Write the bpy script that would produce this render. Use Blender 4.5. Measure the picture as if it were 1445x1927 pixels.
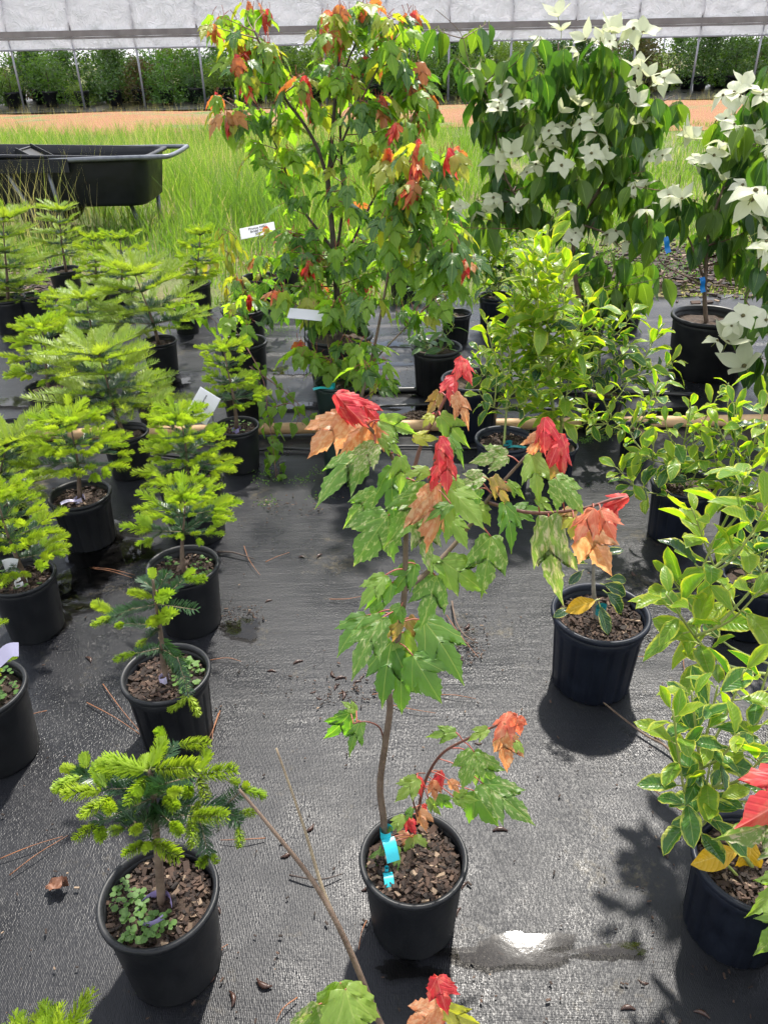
import bpy, math, random
import numpy as np
from mathutils import Vector, Matrix

for o in list(bpy.data.objects):
    bpy.data.objects.remove(o)
scene = bpy.context.scene
COL = scene.collection

# ------------------------------------------------------------------ camera
CAM_H, PITCH, ROLL, FPX = 1.5, math.radians(31.0), math.radians(1.2), 1470.0
PW, PH = 1445.0, 1927.0
FW = Vector((0, math.cos(PITCH), -math.sin(PITCH)))
R0 = Vector((1, 0, 0)); U0 = Vector((0, math.sin(PITCH), math.cos(PITCH)))
RT = R0 * math.cos(ROLL) - U0 * math.sin(ROLL)
UP = R0 * math.sin(ROLL) + U0 * math.cos(ROLL)
CAMP = Vector((0, 0, CAM_H))
cd = bpy.data.cameras.new('camera'); cam = bpy.data.objects.new('camera', cd); COL.objects.link(cam)
cd.sensor_fit = 'VERTICAL'; cd.sensor_height = 36.0; cd.lens = FPX / PH * 36.0
cd.clip_start = 0.02; cd.clip_end = 1000
m = Matrix.Identity(4)
for i in range(3):
    m[i][0] = RT[i]; m[i][1] = UP[i]; m[i][2] = -FW[i]; m[i][3] = CAMP[i]
cam.matrix_world = m
scene.camera = cam

# ------------------------------------------------------------------ world and sun
SUN_EL, SUN_AZ = math.radians(57.5), math.radians(16)      # azimuth to the right of straight ahead (+Y)
w = bpy.data.worlds.new('World'); scene.world = w; w.use_nodes = True
nt = w.node_tree; nt.nodes.clear()
wo = nt.nodes.new('ShaderNodeOutputWorld'); bg = nt.nodes.new('ShaderNodeBackground')
sky = nt.nodes.new('ShaderNodeTexSky'); sky.sky_type = 'NISHITA'; sky.sun_disc = False
sky.sun_elevation = SUN_EL; sky.sun_rotation = SUN_AZ
tc = nt.nodes.new('ShaderNodeTexCoord'); ns = nt.nodes.new('ShaderNodeTexNoise')
ns.inputs['Scale'].default_value = 2.6; ns.inputs['Detail'].default_value = 6; ns.inputs['Roughness'].default_value = .55
rp = nt.nodes.new('ShaderNodeValToRGB'); rp.color_ramp.elements[0].position = .40; rp.color_ramp.elements[1].position = .57
mx = nt.nodes.new('ShaderNodeMix'); mx.data_type = 'RGBA'
mx.inputs[7].default_value = (9.5, 9.5, 9.7, 1)
nt.links.new(tc.outputs['Generated'], ns.inputs['Vector']); nt.links.new(ns.outputs['Fac'], rp.inputs['Fac'])
nt.links.new(rp.outputs['Color'], mx.inputs[0]); nt.links.new(sky.outputs['Color'], mx.inputs[6])
nt.links.new(mx.outputs[2], bg.inputs['Color']); bg.inputs['Strength'].default_value = 0.115
nt.links.new(bg.outputs[0], wo.inputs['Surface'])
sd = bpy.data.lights.new('sun', 'SUN'); sd.energy = 4.2; sd.angle = math.radians(2.2); sd.color = (1, .95, .87)
so = bpy.data.objects.new('sun', sd); COL.objects.link(so)
SUND = Vector((math.sin(SUN_AZ) * math.cos(SUN_EL), math.cos(SUN_AZ) * math.cos(SUN_EL), math.sin(SUN_EL)))
so.rotation_euler = SUND.to_track_quat('Z', 'Y').to_euler(); so.location = (3, 8, 12)

scene.view_settings.view_transform = 'Standard'; scene.view_settings.look = 'None'
scene.view_settings.exposure = 0.95; scene.view_settings.gamma = 1
scene.view_settings.use_curve_mapping = False
scene.render.engine = 'CYCLES'
scene.cycles.use_adaptive_sampling = True; scene.cycles.adaptive_threshold = .03
scene.cycles.max_bounces = 4; scene.cycles.diffuse_bounces = 3; scene.cycles.glossy_bounces = 2; scene.cycles.transmission_bounces = 3; scene.cycles.transparent_max_bounces = 6
scene.cycles.sample_clamp_indirect = 6.0

# ------------------------------------------------------------------ helpers
def ray(px, py):
    return FW + RT * ((px - PW / 2) / FPX) - UP * ((py - PH / 2) / FPX)
def gz(px, py, z=0.0):
    d = ray(px, py); return CAMP + d * ((z - CAM_H) / d.z)
def gy(px, py, Y):
    d = ray(px, py); return CAMP + d * (Y / d.y)
def depth(p): return (p - CAMP).dot(FW)
def pxm(p): return FPX / depth(p)          # photo pixels per metre at p

def link(o): COL.objects.link(o); return o
def thing(name, label, cat, loc, group=None):
    o = bpy.data.objects.new(name, None); o.empty_display_size = .05; o.location = loc; link(o)
    o['label'] = label; o['category'] = cat
    if group: o['group'] = group
    return o
def tag(o, label, cat, group=None):
    o['label'] = label; o['category'] = cat
    if group: o['group'] = group
    return o
def structure(o): o['kind'] = 'structure'; return o

class MB:
    def __init__(s): s.v = []; s.f = []; s.mi = []; s.uv = None
    def face(s, idx, mi=0): s.f.append(idx); s.mi.append(mi)
    def tube(s, pts, radii, n=6, mi=0, cap=True):
        pts = [Vector(p) for p in pts]
        if not hasattr(radii, '__len__'): radii = [radii] * len(pts)
        base = len(s.v); ref = None
        for i, p in enumerate(pts):
            a = pts[max(i - 1, 0)]; b = pts[min(i + 1, len(pts) - 1)]
            t = (b - a)
            if t.length < 1e-9: t = Vector((0, 0, 1))
            t.normalize()
            if ref is None: ref = t.orthogonal().normalized()
            ref = (ref - t * ref.dot(t))
            if ref.length < 1e-6: ref = t.orthogonal()
            ref.normalize(); bn = t.cross(ref)
            for k in range(n):
                an = 2 * math.pi * k / n
                s.v.append(p + (ref * math.cos(an) + bn * math.sin(an)) * radii[i])
        for i in range(len(pts) - 1):
            for k in range(n):
                k2 = (k + 1) % n
                s.face((base + i * n + k, base + i * n + k2, base + (i + 1) * n + k2, base + (i + 1) * n + k), mi)
        if cap:
            s.face(tuple(base + k for k in reversed(range(n))), mi)
            e = base + (len(pts) - 1) * n
            s.face(tuple(e + k for k in range(n)), mi)
        return s
    def lathe(s, prof, n=40, mi=0, rmod=None, closed=False):
        base = len(s.v)
        for j, (r, z) in enumerate(prof):
            for k in range(n):
                an = 2 * math.pi * k / n
                rr = r if rmod is None else rmod(r, z, an, j)
                s.v.append(Vector((rr * math.cos(an), rr * math.sin(an), z)))
        for j in range(len(prof) - 1):
            for k in range(n):
                k2 = (k + 1) % n
                s.face((base + j * n + k, base + j * n + k2, base + (j + 1) * n + k2, base + (j + 1) * n + k), mi)
        return s
    def box(s, c, size, rot=None, mi=0):
        base = len(s.v); c = Vector(c)
        for dx, dy, dz in ((-1,-1,-1),(1,-1,-1),(1,1,-1),(-1,1,-1),(-1,-1,1),(1,-1,1),(1,1,1),(-1,1,1)):
            p = Vector((dx * size[0] / 2, dy * size[1] / 2, dz * size[2] / 2))
            if rot is not None: p = rot @ p
            s.v.append(c + p)
        for f in ((0,3,2,1),(4,5,6,7),(0,1,5,4),(1,2,6,5),(2,3,7,6),(3,0,4,7)):
            s.face(tuple(base + i for i in f), mi)
        return s
    def mesh(s, name, mats, smooth=True, uv=None):
        me = bpy.data.meshes.new(name)
        me.from_pydata([tuple(v) for v in s.v], [], s.f)
        for mm in mats: me.materials.append(mm)
        if len(mats) > 1: me.polygons.foreach_set('material_index', s.mi)
        if smooth: me.polygons.foreach_set('use_smooth', [True] * len(me.polygons))
        if uv is not None:
            l = me.uv_layers.new(name='UVMap'); vi = np.empty(len(me.loops), dtype=np.int32)
            me.loops.foreach_get('vertex_index', vi)
            l.data.foreach_set('uv', np.asarray(uv, dtype=np.float32)[vi].ravel())
        me.update(); return me

def obj(name, me, parent=None, M=None):
    """one mesh object; M is its world matrix, parents are empties that are only translated"""
    o = bpy.data.objects.new(name, me); link(o)
    M = M or Matrix.Identity(4)
    if parent is not None:
        o.parent = parent
        M = Matrix.Translation(-parent.location) @ M
    o.matrix_basis = M
    return o
def sub(name, me, part, M=None):
    """a sub-part: child of a part; M is the world matrix"""
    o = bpy.data.objects.new(name, me); link(o); o.parent = part
    root = part.parent
    o.matrix_parent_inverse = part.matrix_basis.inverted()
    M = M or Matrix.Identity(4)
    o.matrix_basis = (Matrix.Translation(-root.location) @ M) if root else M
    return o
def T(p): return Matrix.Translation(Vector(p))
def frame(pos, ydir, zhint, s=1.0, sx=None, sz=None):
    y = Vector(ydir).normalized(); z = Vector(zhint); z = z - y * z.dot(y)
    if z.length < 1e-5: z = y.orthogonal()
    z.normalize(); x = y.cross(z)
    sx = s if sx is None else sx; sz = s if sz is None else sz
    M = Matrix.Identity(4)
    for i in range(3):
        M[i][0] = x[i] * sx; M[i][1] = y[i] * s; M[i][2] = z[i] * sz; M[i][3] = pos[i]
    return M
def setmat(o, mt, slot=0):
    o.material_slots[slot].link = 'OBJECT'; o.material_slots[slot].material = mt

# ------------------------------------------------------------------ materials
def N(t, kind, **kw):
    n = t.nodes.new(kind)
    for k, v in kw.items():
        if k in n.inputs: n.inputs[k].default_value = v
        else: setattr(n, k, v)
    return n
def newmat(name):
    mt = bpy.data.materials.new(name); mt.use_nodes = True
    t = mt.node_tree; t.nodes.clear()
    out = t.nodes.new('ShaderNodeOutputMaterial')
    return mt, t, out
def c4(c): return (c[0], c[1], c[2], 1)
def mixc(t, f, a, b):
    n = t.nodes.new('ShaderNodeMix'); n.data_type = 'RGBA'
    for sock, val in ((n.inputs[0], f), (n.inputs[6], a), (n.inputs[7], b)):
        if hasattr(val, 'is_output'): t.links.new(val, sock)
        elif isinstance(val, (int, float)): sock.default_value = val
        else: sock.default_value = c4(val)
    return n.outputs[2]
def mth(t, op, a, b=None, clamp=False):
    n = t.nodes.new('ShaderNodeMath'); n.operation = op; n.use_clamp = clamp
    for sock, val in ((n.inputs[0], a), (n.inputs[1], b)):
        if val is None: continue
        if hasattr(val, 'is_output'): t.links.new(val, sock)
        else: sock.default_value = val
    return n.outputs[0]
def noise(t, scale, vec=None, detail=4, rough=.5, dist=0):
    n = N(t, 'ShaderNodeTexNoise', Scale=scale, Detail=detail, Roughness=rough, Distortion=dist)
    if vec is not None: t.links.new(vec, n.inputs['Vector'])
    return n.outputs['Fac']
def ramp(t, fac, stops):
    n = t.nodes.new('ShaderNodeValToRGB'); e = n.color_ramp.elements
    e[0].position, e[0].color = stops[0][0], c4(stops[0][1]); e[1].position, e[1].color = stops[1][0], c4(stops[1][1])
    for p, c in stops[2:]:
        x = e.new(p); x.color = c4(c)
    t.links.new(fac, n.inputs[0]); return n.outputs[0]
def step(t, x, a, b):
    n = t.nodes.new('ShaderNodeMapRange'); n.interpolation_type = 'SMOOTHSTEP'
    t.links.new(x, n.inputs[0]); n.inputs[1].default_value = a; n.inputs[2].default_value = b
    return n.outputs[0]

def simple(name, c1, c2, scale=8, rough=.6, bump=.2, bscale=40, spec=.5, metal=0, rough2=None):
    mt, t, out = newmat(name)
    tco = t.nodes.new('ShaderNodeTexCoord').outputs['Object']
    f = step(t, noise(t, scale, tco, 6, .6), .3, .7)
    p = t.nodes.new('ShaderNodeBsdfPrincipled')
    t.links.new(mixc(t, f, c1, c2), p.inputs['Base Color'])
    p.inputs['Roughness'].default_value = rough; p.inputs['Metallic'].default_value = metal
    p.inputs['Specular IOR Level'].default_value = spec
    if rough2 is not None:
        r = mth(t, 'ADD', mth(t, 'MULTIPLY', f, rough2 - rough), rough); t.links.new(r, p.inputs['Roughness'])
    if bump:
        b = N(t, 'ShaderNodeBump', Strength=bump, Distance=.004)
        t.links.new(noise(t, bscale, tco, 5, .6), b.inputs['Height']); t.links.new(b.outputs[0], p.inputs['Normal'])
    t.links.new(p.outputs[0], out.inputs[0]); return mt

def leafmat(name, ca, cb, trans=.42, tmul=(1.6, 1.75, .55), rough=.42, spec=.45, pattern=None, pc=(.62, .60, .38),
            thr=(.5, .6), pscale=7.0, vein=None, veinc=None, mottle=.25):
    """thin leaf: reflecting front plus light let through; colours differ from leaf to leaf"""
    mt, t, out = newmat(name)
    oi = t.nodes.new('ShaderNodeObjectInfo'); rnd = oi.outputs['Random']
    uvn = t.nodes.new('ShaderNodeUVMap'); uv = uvn.outputs[0]
    sx = t.nodes.new('ShaderNodeSeparateXYZ'); t.links.new(uv, sx.inputs[0])
    au = mth(t, 'ABSOLUTE', mth(t, 'SUBTRACT', sx.outputs[0], .5)); v = sx.outputs[1]
    off = t.nodes.new('ShaderNodeCombineXYZ')
    t.links.new(mth(t, 'MULTIPLY', rnd, 37.0), off.inputs[0]); t.links.new(mth(t, 'MULTIPLY', rnd, 91.0), off.inputs[1])
    sc_ = N(t, 'ShaderNodeVectorMath', operation='MULTIPLY'); t.links.new(uv, sc_.inputs[0]); sc_.inputs[1].default_value = (1.0, .45, 1.0)
    va = N(t, 'ShaderNodeVectorMath', operation='ADD'); t.links.new(sc_.outputs[0], va.inputs[0]); t.links.new(off.outputs[0], va.inputs[1])
    nz = noise(t, pscale, va.outputs[0], 3, .65, .6)
    col = mixc(t, rnd, ca, cb)
    if mottle:
        dk = mixc(t, .45, ca, (ca[0] * .5, ca[1] * .55, ca[2] * .6))
        col = mixc(t, mth(t, 'MULTIPLY', step(t, nz, .62, .38), mottle), col, dk)
    if pattern == 'splash':                       # cream splashes, streaked along the blade
        f = step(t, nz, thr[0], thr[1]); col = mixc(t, f, col, pc)
    elif pattern == 'margin':                     # pale yellow margin of uneven width
        e = mth(t, 'ADD', au, mth(t, 'MULTIPLY', mth(t, 'SUBTRACT', nz, .5), .55))
        f = step(t, e, thr[0], thr[1]); col = mixc(t, f, col, pc)
    hv = None
    if vein == 'pinnate':
        ph = mth(t, 'FRACT', mth(t, 'MULTIPLY', mth(t, 'SUBTRACT', v, mth(t, 'MULTIPLY', au, .45)), 9.0))
        d = mth(t, 'ABSOLUTE', mth(t, 'SUBTRACT', ph, .5)); hv = step(t, d, .05, .3)
        mid = step(t, au, .0, .035)
        col = mixc(t, mth(t, 'SUBTRACT', 1.0, mid), col, veinc or mixc(t, .5, cb, (.35, .4, .15)))
    elif vein == 'palm':
        d2 = mth(t, 'ABSOLUTE', mth(t, 'SUBTRACT', au, mth(t, 'MULTIPLY', v, .78)))
        d = mth(t, 'MINIMUM', au, d2)
        ph = mth(t, 'FRACT', mth(t, 'MULTIPLY', mth(t, 'SUBTRACT', v, mth(t, 'MULTIPLY', au, .8)), 8.0))
        side = mth(t, 'MULTIPLY', mth(t, 'ABSOLUTE', mth(t, 'SUBTRACT', ph, .5)), .12)
        hv = step(t, mth(t, 'MINIMUM', d, side), .0, .03)
        col = mixc(t, mth(t, 'MULTIPLY', mth(t, 'SUBTRACT', 1.0, step(t, d, .0, .016)), .6), col, veinc or (.36, .40, .14))
    elif vein == 'arc':
        e = mth(t, 'ADD', au, mth(t, 'MULTIPLY', mth(t, 'POWER', mth(t, 'ABSOLUTE', mth(t, 'SUBTRACT', v, .5)), 2.0), .7))
        ph = mth(t, 'FRACT', mth(t, 'MULTIPLY', e, 8.0)); hv = step(t, mth(t, 'ABSOLUTE', mth(t, 'SUBTRACT', ph, .5)), .03, .22)
        col = mixc(t, mth(t, 'SUBTRACT', 1.0, step(t, au, .0, .03)), col, veinc or (.22, .32, .10))
    p = t.nodes.new('ShaderNodeBsdfPrincipled')
    t.links.new(col, p.inputs['Base Color']); p.inputs['Roughness'].default_value = rough
    p.inputs['Specular IOR Level'].default_value = spec
    if hv is not None:
        b = N(t, 'ShaderNodeBump', Strength={'palm': .22, 'pinnate': .45, 'arc': .4}[vein], Distance=.0025)
        t.links.new(hv, b.inputs['Height']); t.links.new(b.outputs[0], p.inputs['Normal'])
    tr = t.nodes.new('ShaderNodeBsdfTranslucent')
    tm = t.nodes.new('ShaderNodeMix'); tm.data_type = 'RGBA'; tm.blend_type = 'MULTIPLY'; tm.inputs[0].default_value = 1
    tm.clamp_result = False
    t.links.new(col, tm.inputs[6]); tm.inputs[7].default_value = c4(tmul)
    t.links.new(tm.outputs[2], tr.inputs[0])
    ms = t.nodes.new('ShaderNodeMixShader'); ms.inputs[0].default_value = trans
    t.links.new(p.outputs[0], ms.inputs[1]); t.links.new(tr.outputs[0], ms.inputs[2])
    t.links.new(ms.outputs[0], out.inputs[0]); return mt

TG = (2.7, 3.0, .55)          # light through a green leaf turns yellow-green
MT = dict(
 d=leafmat('leaf_green', (.09, .19, .04), (.13, .24, .055), tmul=(2.6, 2.9, .6), vein='palm', trans=.54),
 l=leafmat('leaf_light_green', (.18, .30, .06), (.25, .35, .08), tmul=(2.0, 2.1, .6), vein='palm', trans=.54, pattern='splash', thr=(.60, .74), pc=(.42, .47, .22)),
 g=leafmat('leaf_variegated', (.12, .23, .05), (.17, .28, .06), tmul=(2.3, 2.5, .8), vein='palm', pattern='splash', thr=(.52, .68), pc=(.40, .42, .24), trans=.52, pscale=15),
 w=leafmat('leaf_cream_splashed', (.16, .27, .06), (.20, .30, .07), tmul=(1.7, 1.7, .9), vein='palm', pattern='splash', thr=(.46, .64), pc=(.48, .45, .30), trans=.42, pscale=15),
 r=leafmat('leaf_scarlet', (.55, .035, .055), (.62, .06, .05), tmul=(1.5, 1.2, 1.1), vein='palm', veinc=(.80, .28, .24), trans=.42, rough=.5, pattern='splash', thr=(.45, .75), pc=(.60, .17, .11), pscale=6),
 c=leafmat('leaf_coral', (.62, .15, .09), (.66, .20, .11), tmul=(1.5, 1.3, 1.0), vein='palm', veinc=(.75, .35, .2), trans=.42, pattern='splash', thr=(.5, .62), pc=(.66, .30, .18)),
 o=leafmat('leaf_salmon', (.54, .22, .11), (.56, .28, .14), tmul=(1.7, 1.5, 1.0), vein='palm', veinc=(.6, .36, .16), trans=.54, pattern='splash', thr=(.46, .6), pc=(.58, .36, .22), pscale=16),
 t=leafmat('leaf_olive_tan', (.32, .22, .07), (.36, .29, .09), tmul=(1.7, 1.6, .8), vein='palm', veinc=(.45, .38, .14), trans=.4, pattern='splash', thr=(.5, .66), pc=(.44, .22, .12)),
 y=leafmat('leaf_yellow', (.38, .40, .05), (.44, .44, .07), tmul=(1.6, 1.6, .5), vein='palm', trans=.45),
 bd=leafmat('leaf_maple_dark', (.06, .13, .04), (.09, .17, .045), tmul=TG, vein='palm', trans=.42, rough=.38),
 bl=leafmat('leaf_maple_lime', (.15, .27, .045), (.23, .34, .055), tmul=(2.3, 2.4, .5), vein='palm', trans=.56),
 bo=leafmat('leaf_maple_orange', (.48, .17, .06), (.42, .24, .08), tmul=(1.6, 1.3, .8), vein='palm', trans=.45, veinc=(.5, .3, .12)),
 by=leafmat('leaf_maple_yellow', (.28, .32, .05), (.36, .36, .06), tmul=(1.8, 1.8, .5), vein='palm', trans=.5),
 hd=leafmat('leaf_holly_dark', (.016, .052, .022), (.03, .08, .028), tmul=TG, vein='pinnate', trans=.25, rough=.24, spec=.6, pattern='margin', thr=(.40, .50), pc=(.42, .40, .10)),
 hg=leafmat('leaf_holly_variegated', (.04, .125, .022), (.07, .175, .03), tmul=(2.4, 2.5, .5), vein='pinnate', trans=.4, rough=.25, spec=.6, pattern='margin', thr=(.34, .48), pc=(.48, .50, .10)),
 hy=leafmat('leaf_holly_new', (.13, .27, .025), (.25, .35, .03), tmul=(2.0, 2.0, .4), vein='pinnate', trans=.48, rough=.32, spec=.5, pattern='margin', thr=(.33, .5), pc=(.46, .48, .06)),
 hx=leafmat('leaf_fallen_yellow', (.62, .42, .03), (.62, .36, .02), tmul=(1.4, 1.2, .4), vein='pinnate', trans=.35, rough=.4, veinc=(.7, .5, .1)),
 kd=leafmat('leaf_dogwood', (.035, .095, .028), (.06, .13, .035), tmul=(2.5, 2.6, .5), vein='arc', trans=.40, rough=.3, spec=.5),
 kl=leafmat('leaf_dogwood_light', (.075, .15, .03), (.11, .18, .035), tmul=(2.3, 2.3, .5), vein='arc', trans=.48, rough=.34),
 br=leafmat('bract_white', (.58, .61, .44), (.68, .69, .54), tmul=(1.15, 1.15, .9), vein='arc', trans=.40, rough=.5, spec=.3, veinc=(.62, .66, .46), mottle=0),
 v=leafmat('leaf_redbud', (.10, .20, .03), (.16, .27, .04), tmul=(2.2, 2.3, .5), vein='palm', trans=.46),
 p=leafmat('leaf_weeping_plum', (.16, .22, .04), (.40, .36, .05), tmul=(1.9, 1.8, .5), vein='pinnate', trans=.46),
 rh=leafmat('leaf_rhododendron', (.05, .12, .04), (.10, .19, .05), tmul=TG, vein='pinnate', trans=.3, rough=.28, spec=.6),
)
needle_new = leafmat('needle_lime', (.27, .41, .04), (.36, .46, .05), tmul=(1.5, 1.5, .5), trans=.42, rough=.45, mottle=0)
needle_feather = leafmat('needle_fresh', (.21, .32, .05), (.30, .38, .065), tmul=(1.6, 1.6, .5), trans=.42, rough=.42, mottle=0)
needle_old = leafmat('needle_dark', (.03, .075, .035), (.045, .10, .04), tmul=(1.8, 2.0, .7), trans=.25, rough=.35, mottle=0)
bark_pale = simple('bark_twig_pale', (.30, .24, .15), (.20, .15, .10), 60, .8)
bark = simple('bark_grey_brown', (.10, .065, .045), (.17, .12, .085), 40, .8, .6, 90)
bark_dark = simple('bark_dark', (.035, .025, .022), (.075, .055, .045), 30, .75, .5, 60)
bark_grey = simple('bark_grey', (.25, .22, .18), (.17, .14, .11), 40, .8, .5, 80)
stem_green = simple('stem_green', (.20, .26, .06), (.30, .32, .10), 20, .5, .1)
stem_red = simple('stem_red', (.36, .07, .06), (.28, .10, .06), 20, .5, .1)
stem_red_dark = simple('stem_red_brown', (.16, .055, .04), (.11, .05, .035), 20, .55, .2)
pot_black = simple('pot_black', (.006, .007, .009), (.018, .019, .021), 9, .36, .12, 60, .32, 0, .55)
pot_navy = simple('pot_blue_black', (.006, .008, .015), (.011, .015, .026), 14, .38, .12, 60, .32, 0, .55)
pot_green = simple('pot_dark_green', (.007, .020, .019), (.012, .030, .027), 14, .4, .12, 60, .5, 0, .6)
soil_m = simple('soil', (.022, .014, .010), (.07, .045, .03), 55, .9, 1.0, 120)
def per_face_random(name, stops, rough=.85):
    mt, t, out = newmat(name)
    g = t.nodes.new('ShaderNodeNewGeometry'); p = t.nodes.new('ShaderNodeBsdfPrincipled')
    t.links.new(ramp(t, g.outputs['Random Per Island'], stops), p.inputs['Base Color'])
    p.inputs['Roughness'].default_value = rough; t.links.new(p.outputs[0], out.inputs[0]); return mt
chips_m = per_face_random('bark_chips', [(0, (.012, .008, .006)), (.55, (.038, .022, .015)), (.9, (.085, .05, .034)), (1, (.26, .19, .13))])
perlite_m = simple('perlite', (.65, .63, .58), (.75, .73, .70), 30, .8, 0)
weed_m = leafmat('weed_leaf', (.07, .15, .03), (.13, .23, .05), tmul=TG, trans=.35, mottle=.2)
purple_m = simple('tag_purple', (.34, .27, .55), (.40, .34, .62), 10, .45, 0)
lilac_m = simple('tag_lilac', (.55, .50, .72), (.62, .58, .78), 10, .45, 0)
teal_m = simple('tag_teal', (.02, .42, .52), (.03, .50, .60), 10, .4, 0)
dteal_m = simple('tag_dark_teal', (.01, .18, .20), (.015, .24, .26), 10, .4, 0)
blue_m = simple('tape_blue', (.01, .19, .62), (.015, .24, .70), 10, .4, 0)
card_m = leafmat('sign_card_white', (.80, .80, .83), (.82, .82, .85), trans=.45, tmul=(1.05, 1.05, 1.05), mottle=0, rough=.4)
ink_m = simple('ink_black', (.02, .02, .025), (.03, .03, .035), 5, .6, 0)
wire_m = simple('wire_steel', (.05, .05, .055), (.09, .09, .095), 20, .4, 0, spec=.5, metal=.6)
cart_m = simple('cart_black_plastic', (.006, .007, .010), (.012, .013, .018), 6, .34, .1, 30, .3, 0, .55)
tube_m = simple('tube_grey_steel', (.16, .17, .19), (.10, .11, .13), 12, .4, .1, metal=.5)
pipe_m = simple('pipe_tan_plastic', (.55, .36, .19), (.42, .26, .13), 6, .5, .25, 25, rough2=.7)
hose_m = simple('hose_black', (.012, .012, .014), (.02, .02, .022), 6, .3, .05)
litter_m = simple('litter_dark_brown', (.035, .018, .014), (.08, .035, .022), 40, .35, .4, 80)
needle_brown = simple('pine_needle_brown', (.30, .12, .05), (.18, .08, .04), 30, .6, 0)

# ------------------------------------------------------------------ setting: ground
def ground_mat():
    mt, t, out = newmat('field_soil')
    tco = t.nodes.new('ShaderNodeTexCoord').outputs['Object']
    f1 = step(t, noise(t, .6, tco, 6, .6), .38, .62); f2 = noise(t, 9, tco, 6, .65)
    a = mixc(t, f2, (.07, .12, .025), (.17, .20, .06)); b = mixc(t, f2, (.20, .14, .08), (.34, .24, .13))
    p = t.nodes.new('ShaderNodeBsdfPrincipled'); p.inputs['Roughness'].default_value = .95
    t.links.new(mixc(t, mth(t, 'MULTIPLY', f1, .6), a, b), p.inputs['Base Color'])
    bp = N(t, 'ShaderNodeBump', Strength=.8, Distance=.05); t.links.new(noise(t, 30, tco, 6, .7), bp.inputs['Height'])
    t.links.new(bp.outputs[0], p.inputs['Normal']); t.links.new(p.outputs[0], out.inputs[0]); return mt
b = MB(); b.v = [Vector(p) for p in ((-220, -60, -.03), (220, -60, -.03), (220, 380, -.03), (-220, 380, -.03))]; b.face((0, 1, 2, 3))
structure(obj('ground', b.mesh('ground', [ground_mat()], False)))

def clay_mat():
    mt, t, out = newmat('red_clay')
    tco = t.nodes.new('ShaderNodeTexCoord').outputs['Object']
    f = noise(t, 2.6, tco, 8, .75); g = step(t, mth(t, 'ADD', mth(t, 'MULTIPLY', noise(t, .5, tco, 4, .6), .6), mth(t, 'MULTIPLY', noise(t, 7, tco, 5, .7), .4)), .52, .60)
    col = mixc(t, f, (.19, .075, .03), (.34, .165, .078))
    col = mixc(t, mth(t, 'MULTIPLY', g, .8), col, (.14, .17, .06))
    p = t.nodes.new('ShaderNodeBsdfPrincipled'); p.inputs['Roughness'].default_value = .95
    t.links.new(col, p.inputs['Base Color'])
    bp = N(t, 'ShaderNodeBump', Strength=.7, Distance=.08); t.links.new(noise(t, 6, tco, 8, .7), bp.inputs['Height'])
    t.links.new(bp.outputs[0], p.inputs['Normal']); t.links.new(p.outputs[0], out.inputs[0]); return mt
rng = random.Random(3)
b = MB(); nx = 120
for i in range(nx + 1):
    x = -40 + 80 * i / nx
    y0 = 16.9 + .9 * math.sin(x * .7) + rng.uniform(-.25, .25); y1 = 24.6
    for j in range(7):
        yy = y0 + (y1 - y0) * j / 6
        b.v.append(Vector((x, yy, .0 + (.05 * math.sin(x * 1.3 + yy) * math.sin(yy * .9) if 0 < j < 6 else -.02))))
for i in range(nx):
    for j in range(6):
        k = i * 7 + j; b.face((k, k + 7, k + 8, k + 1))
structure(obj('clay_path', b.mesh('clay_path', [clay_mat()])))

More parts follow.
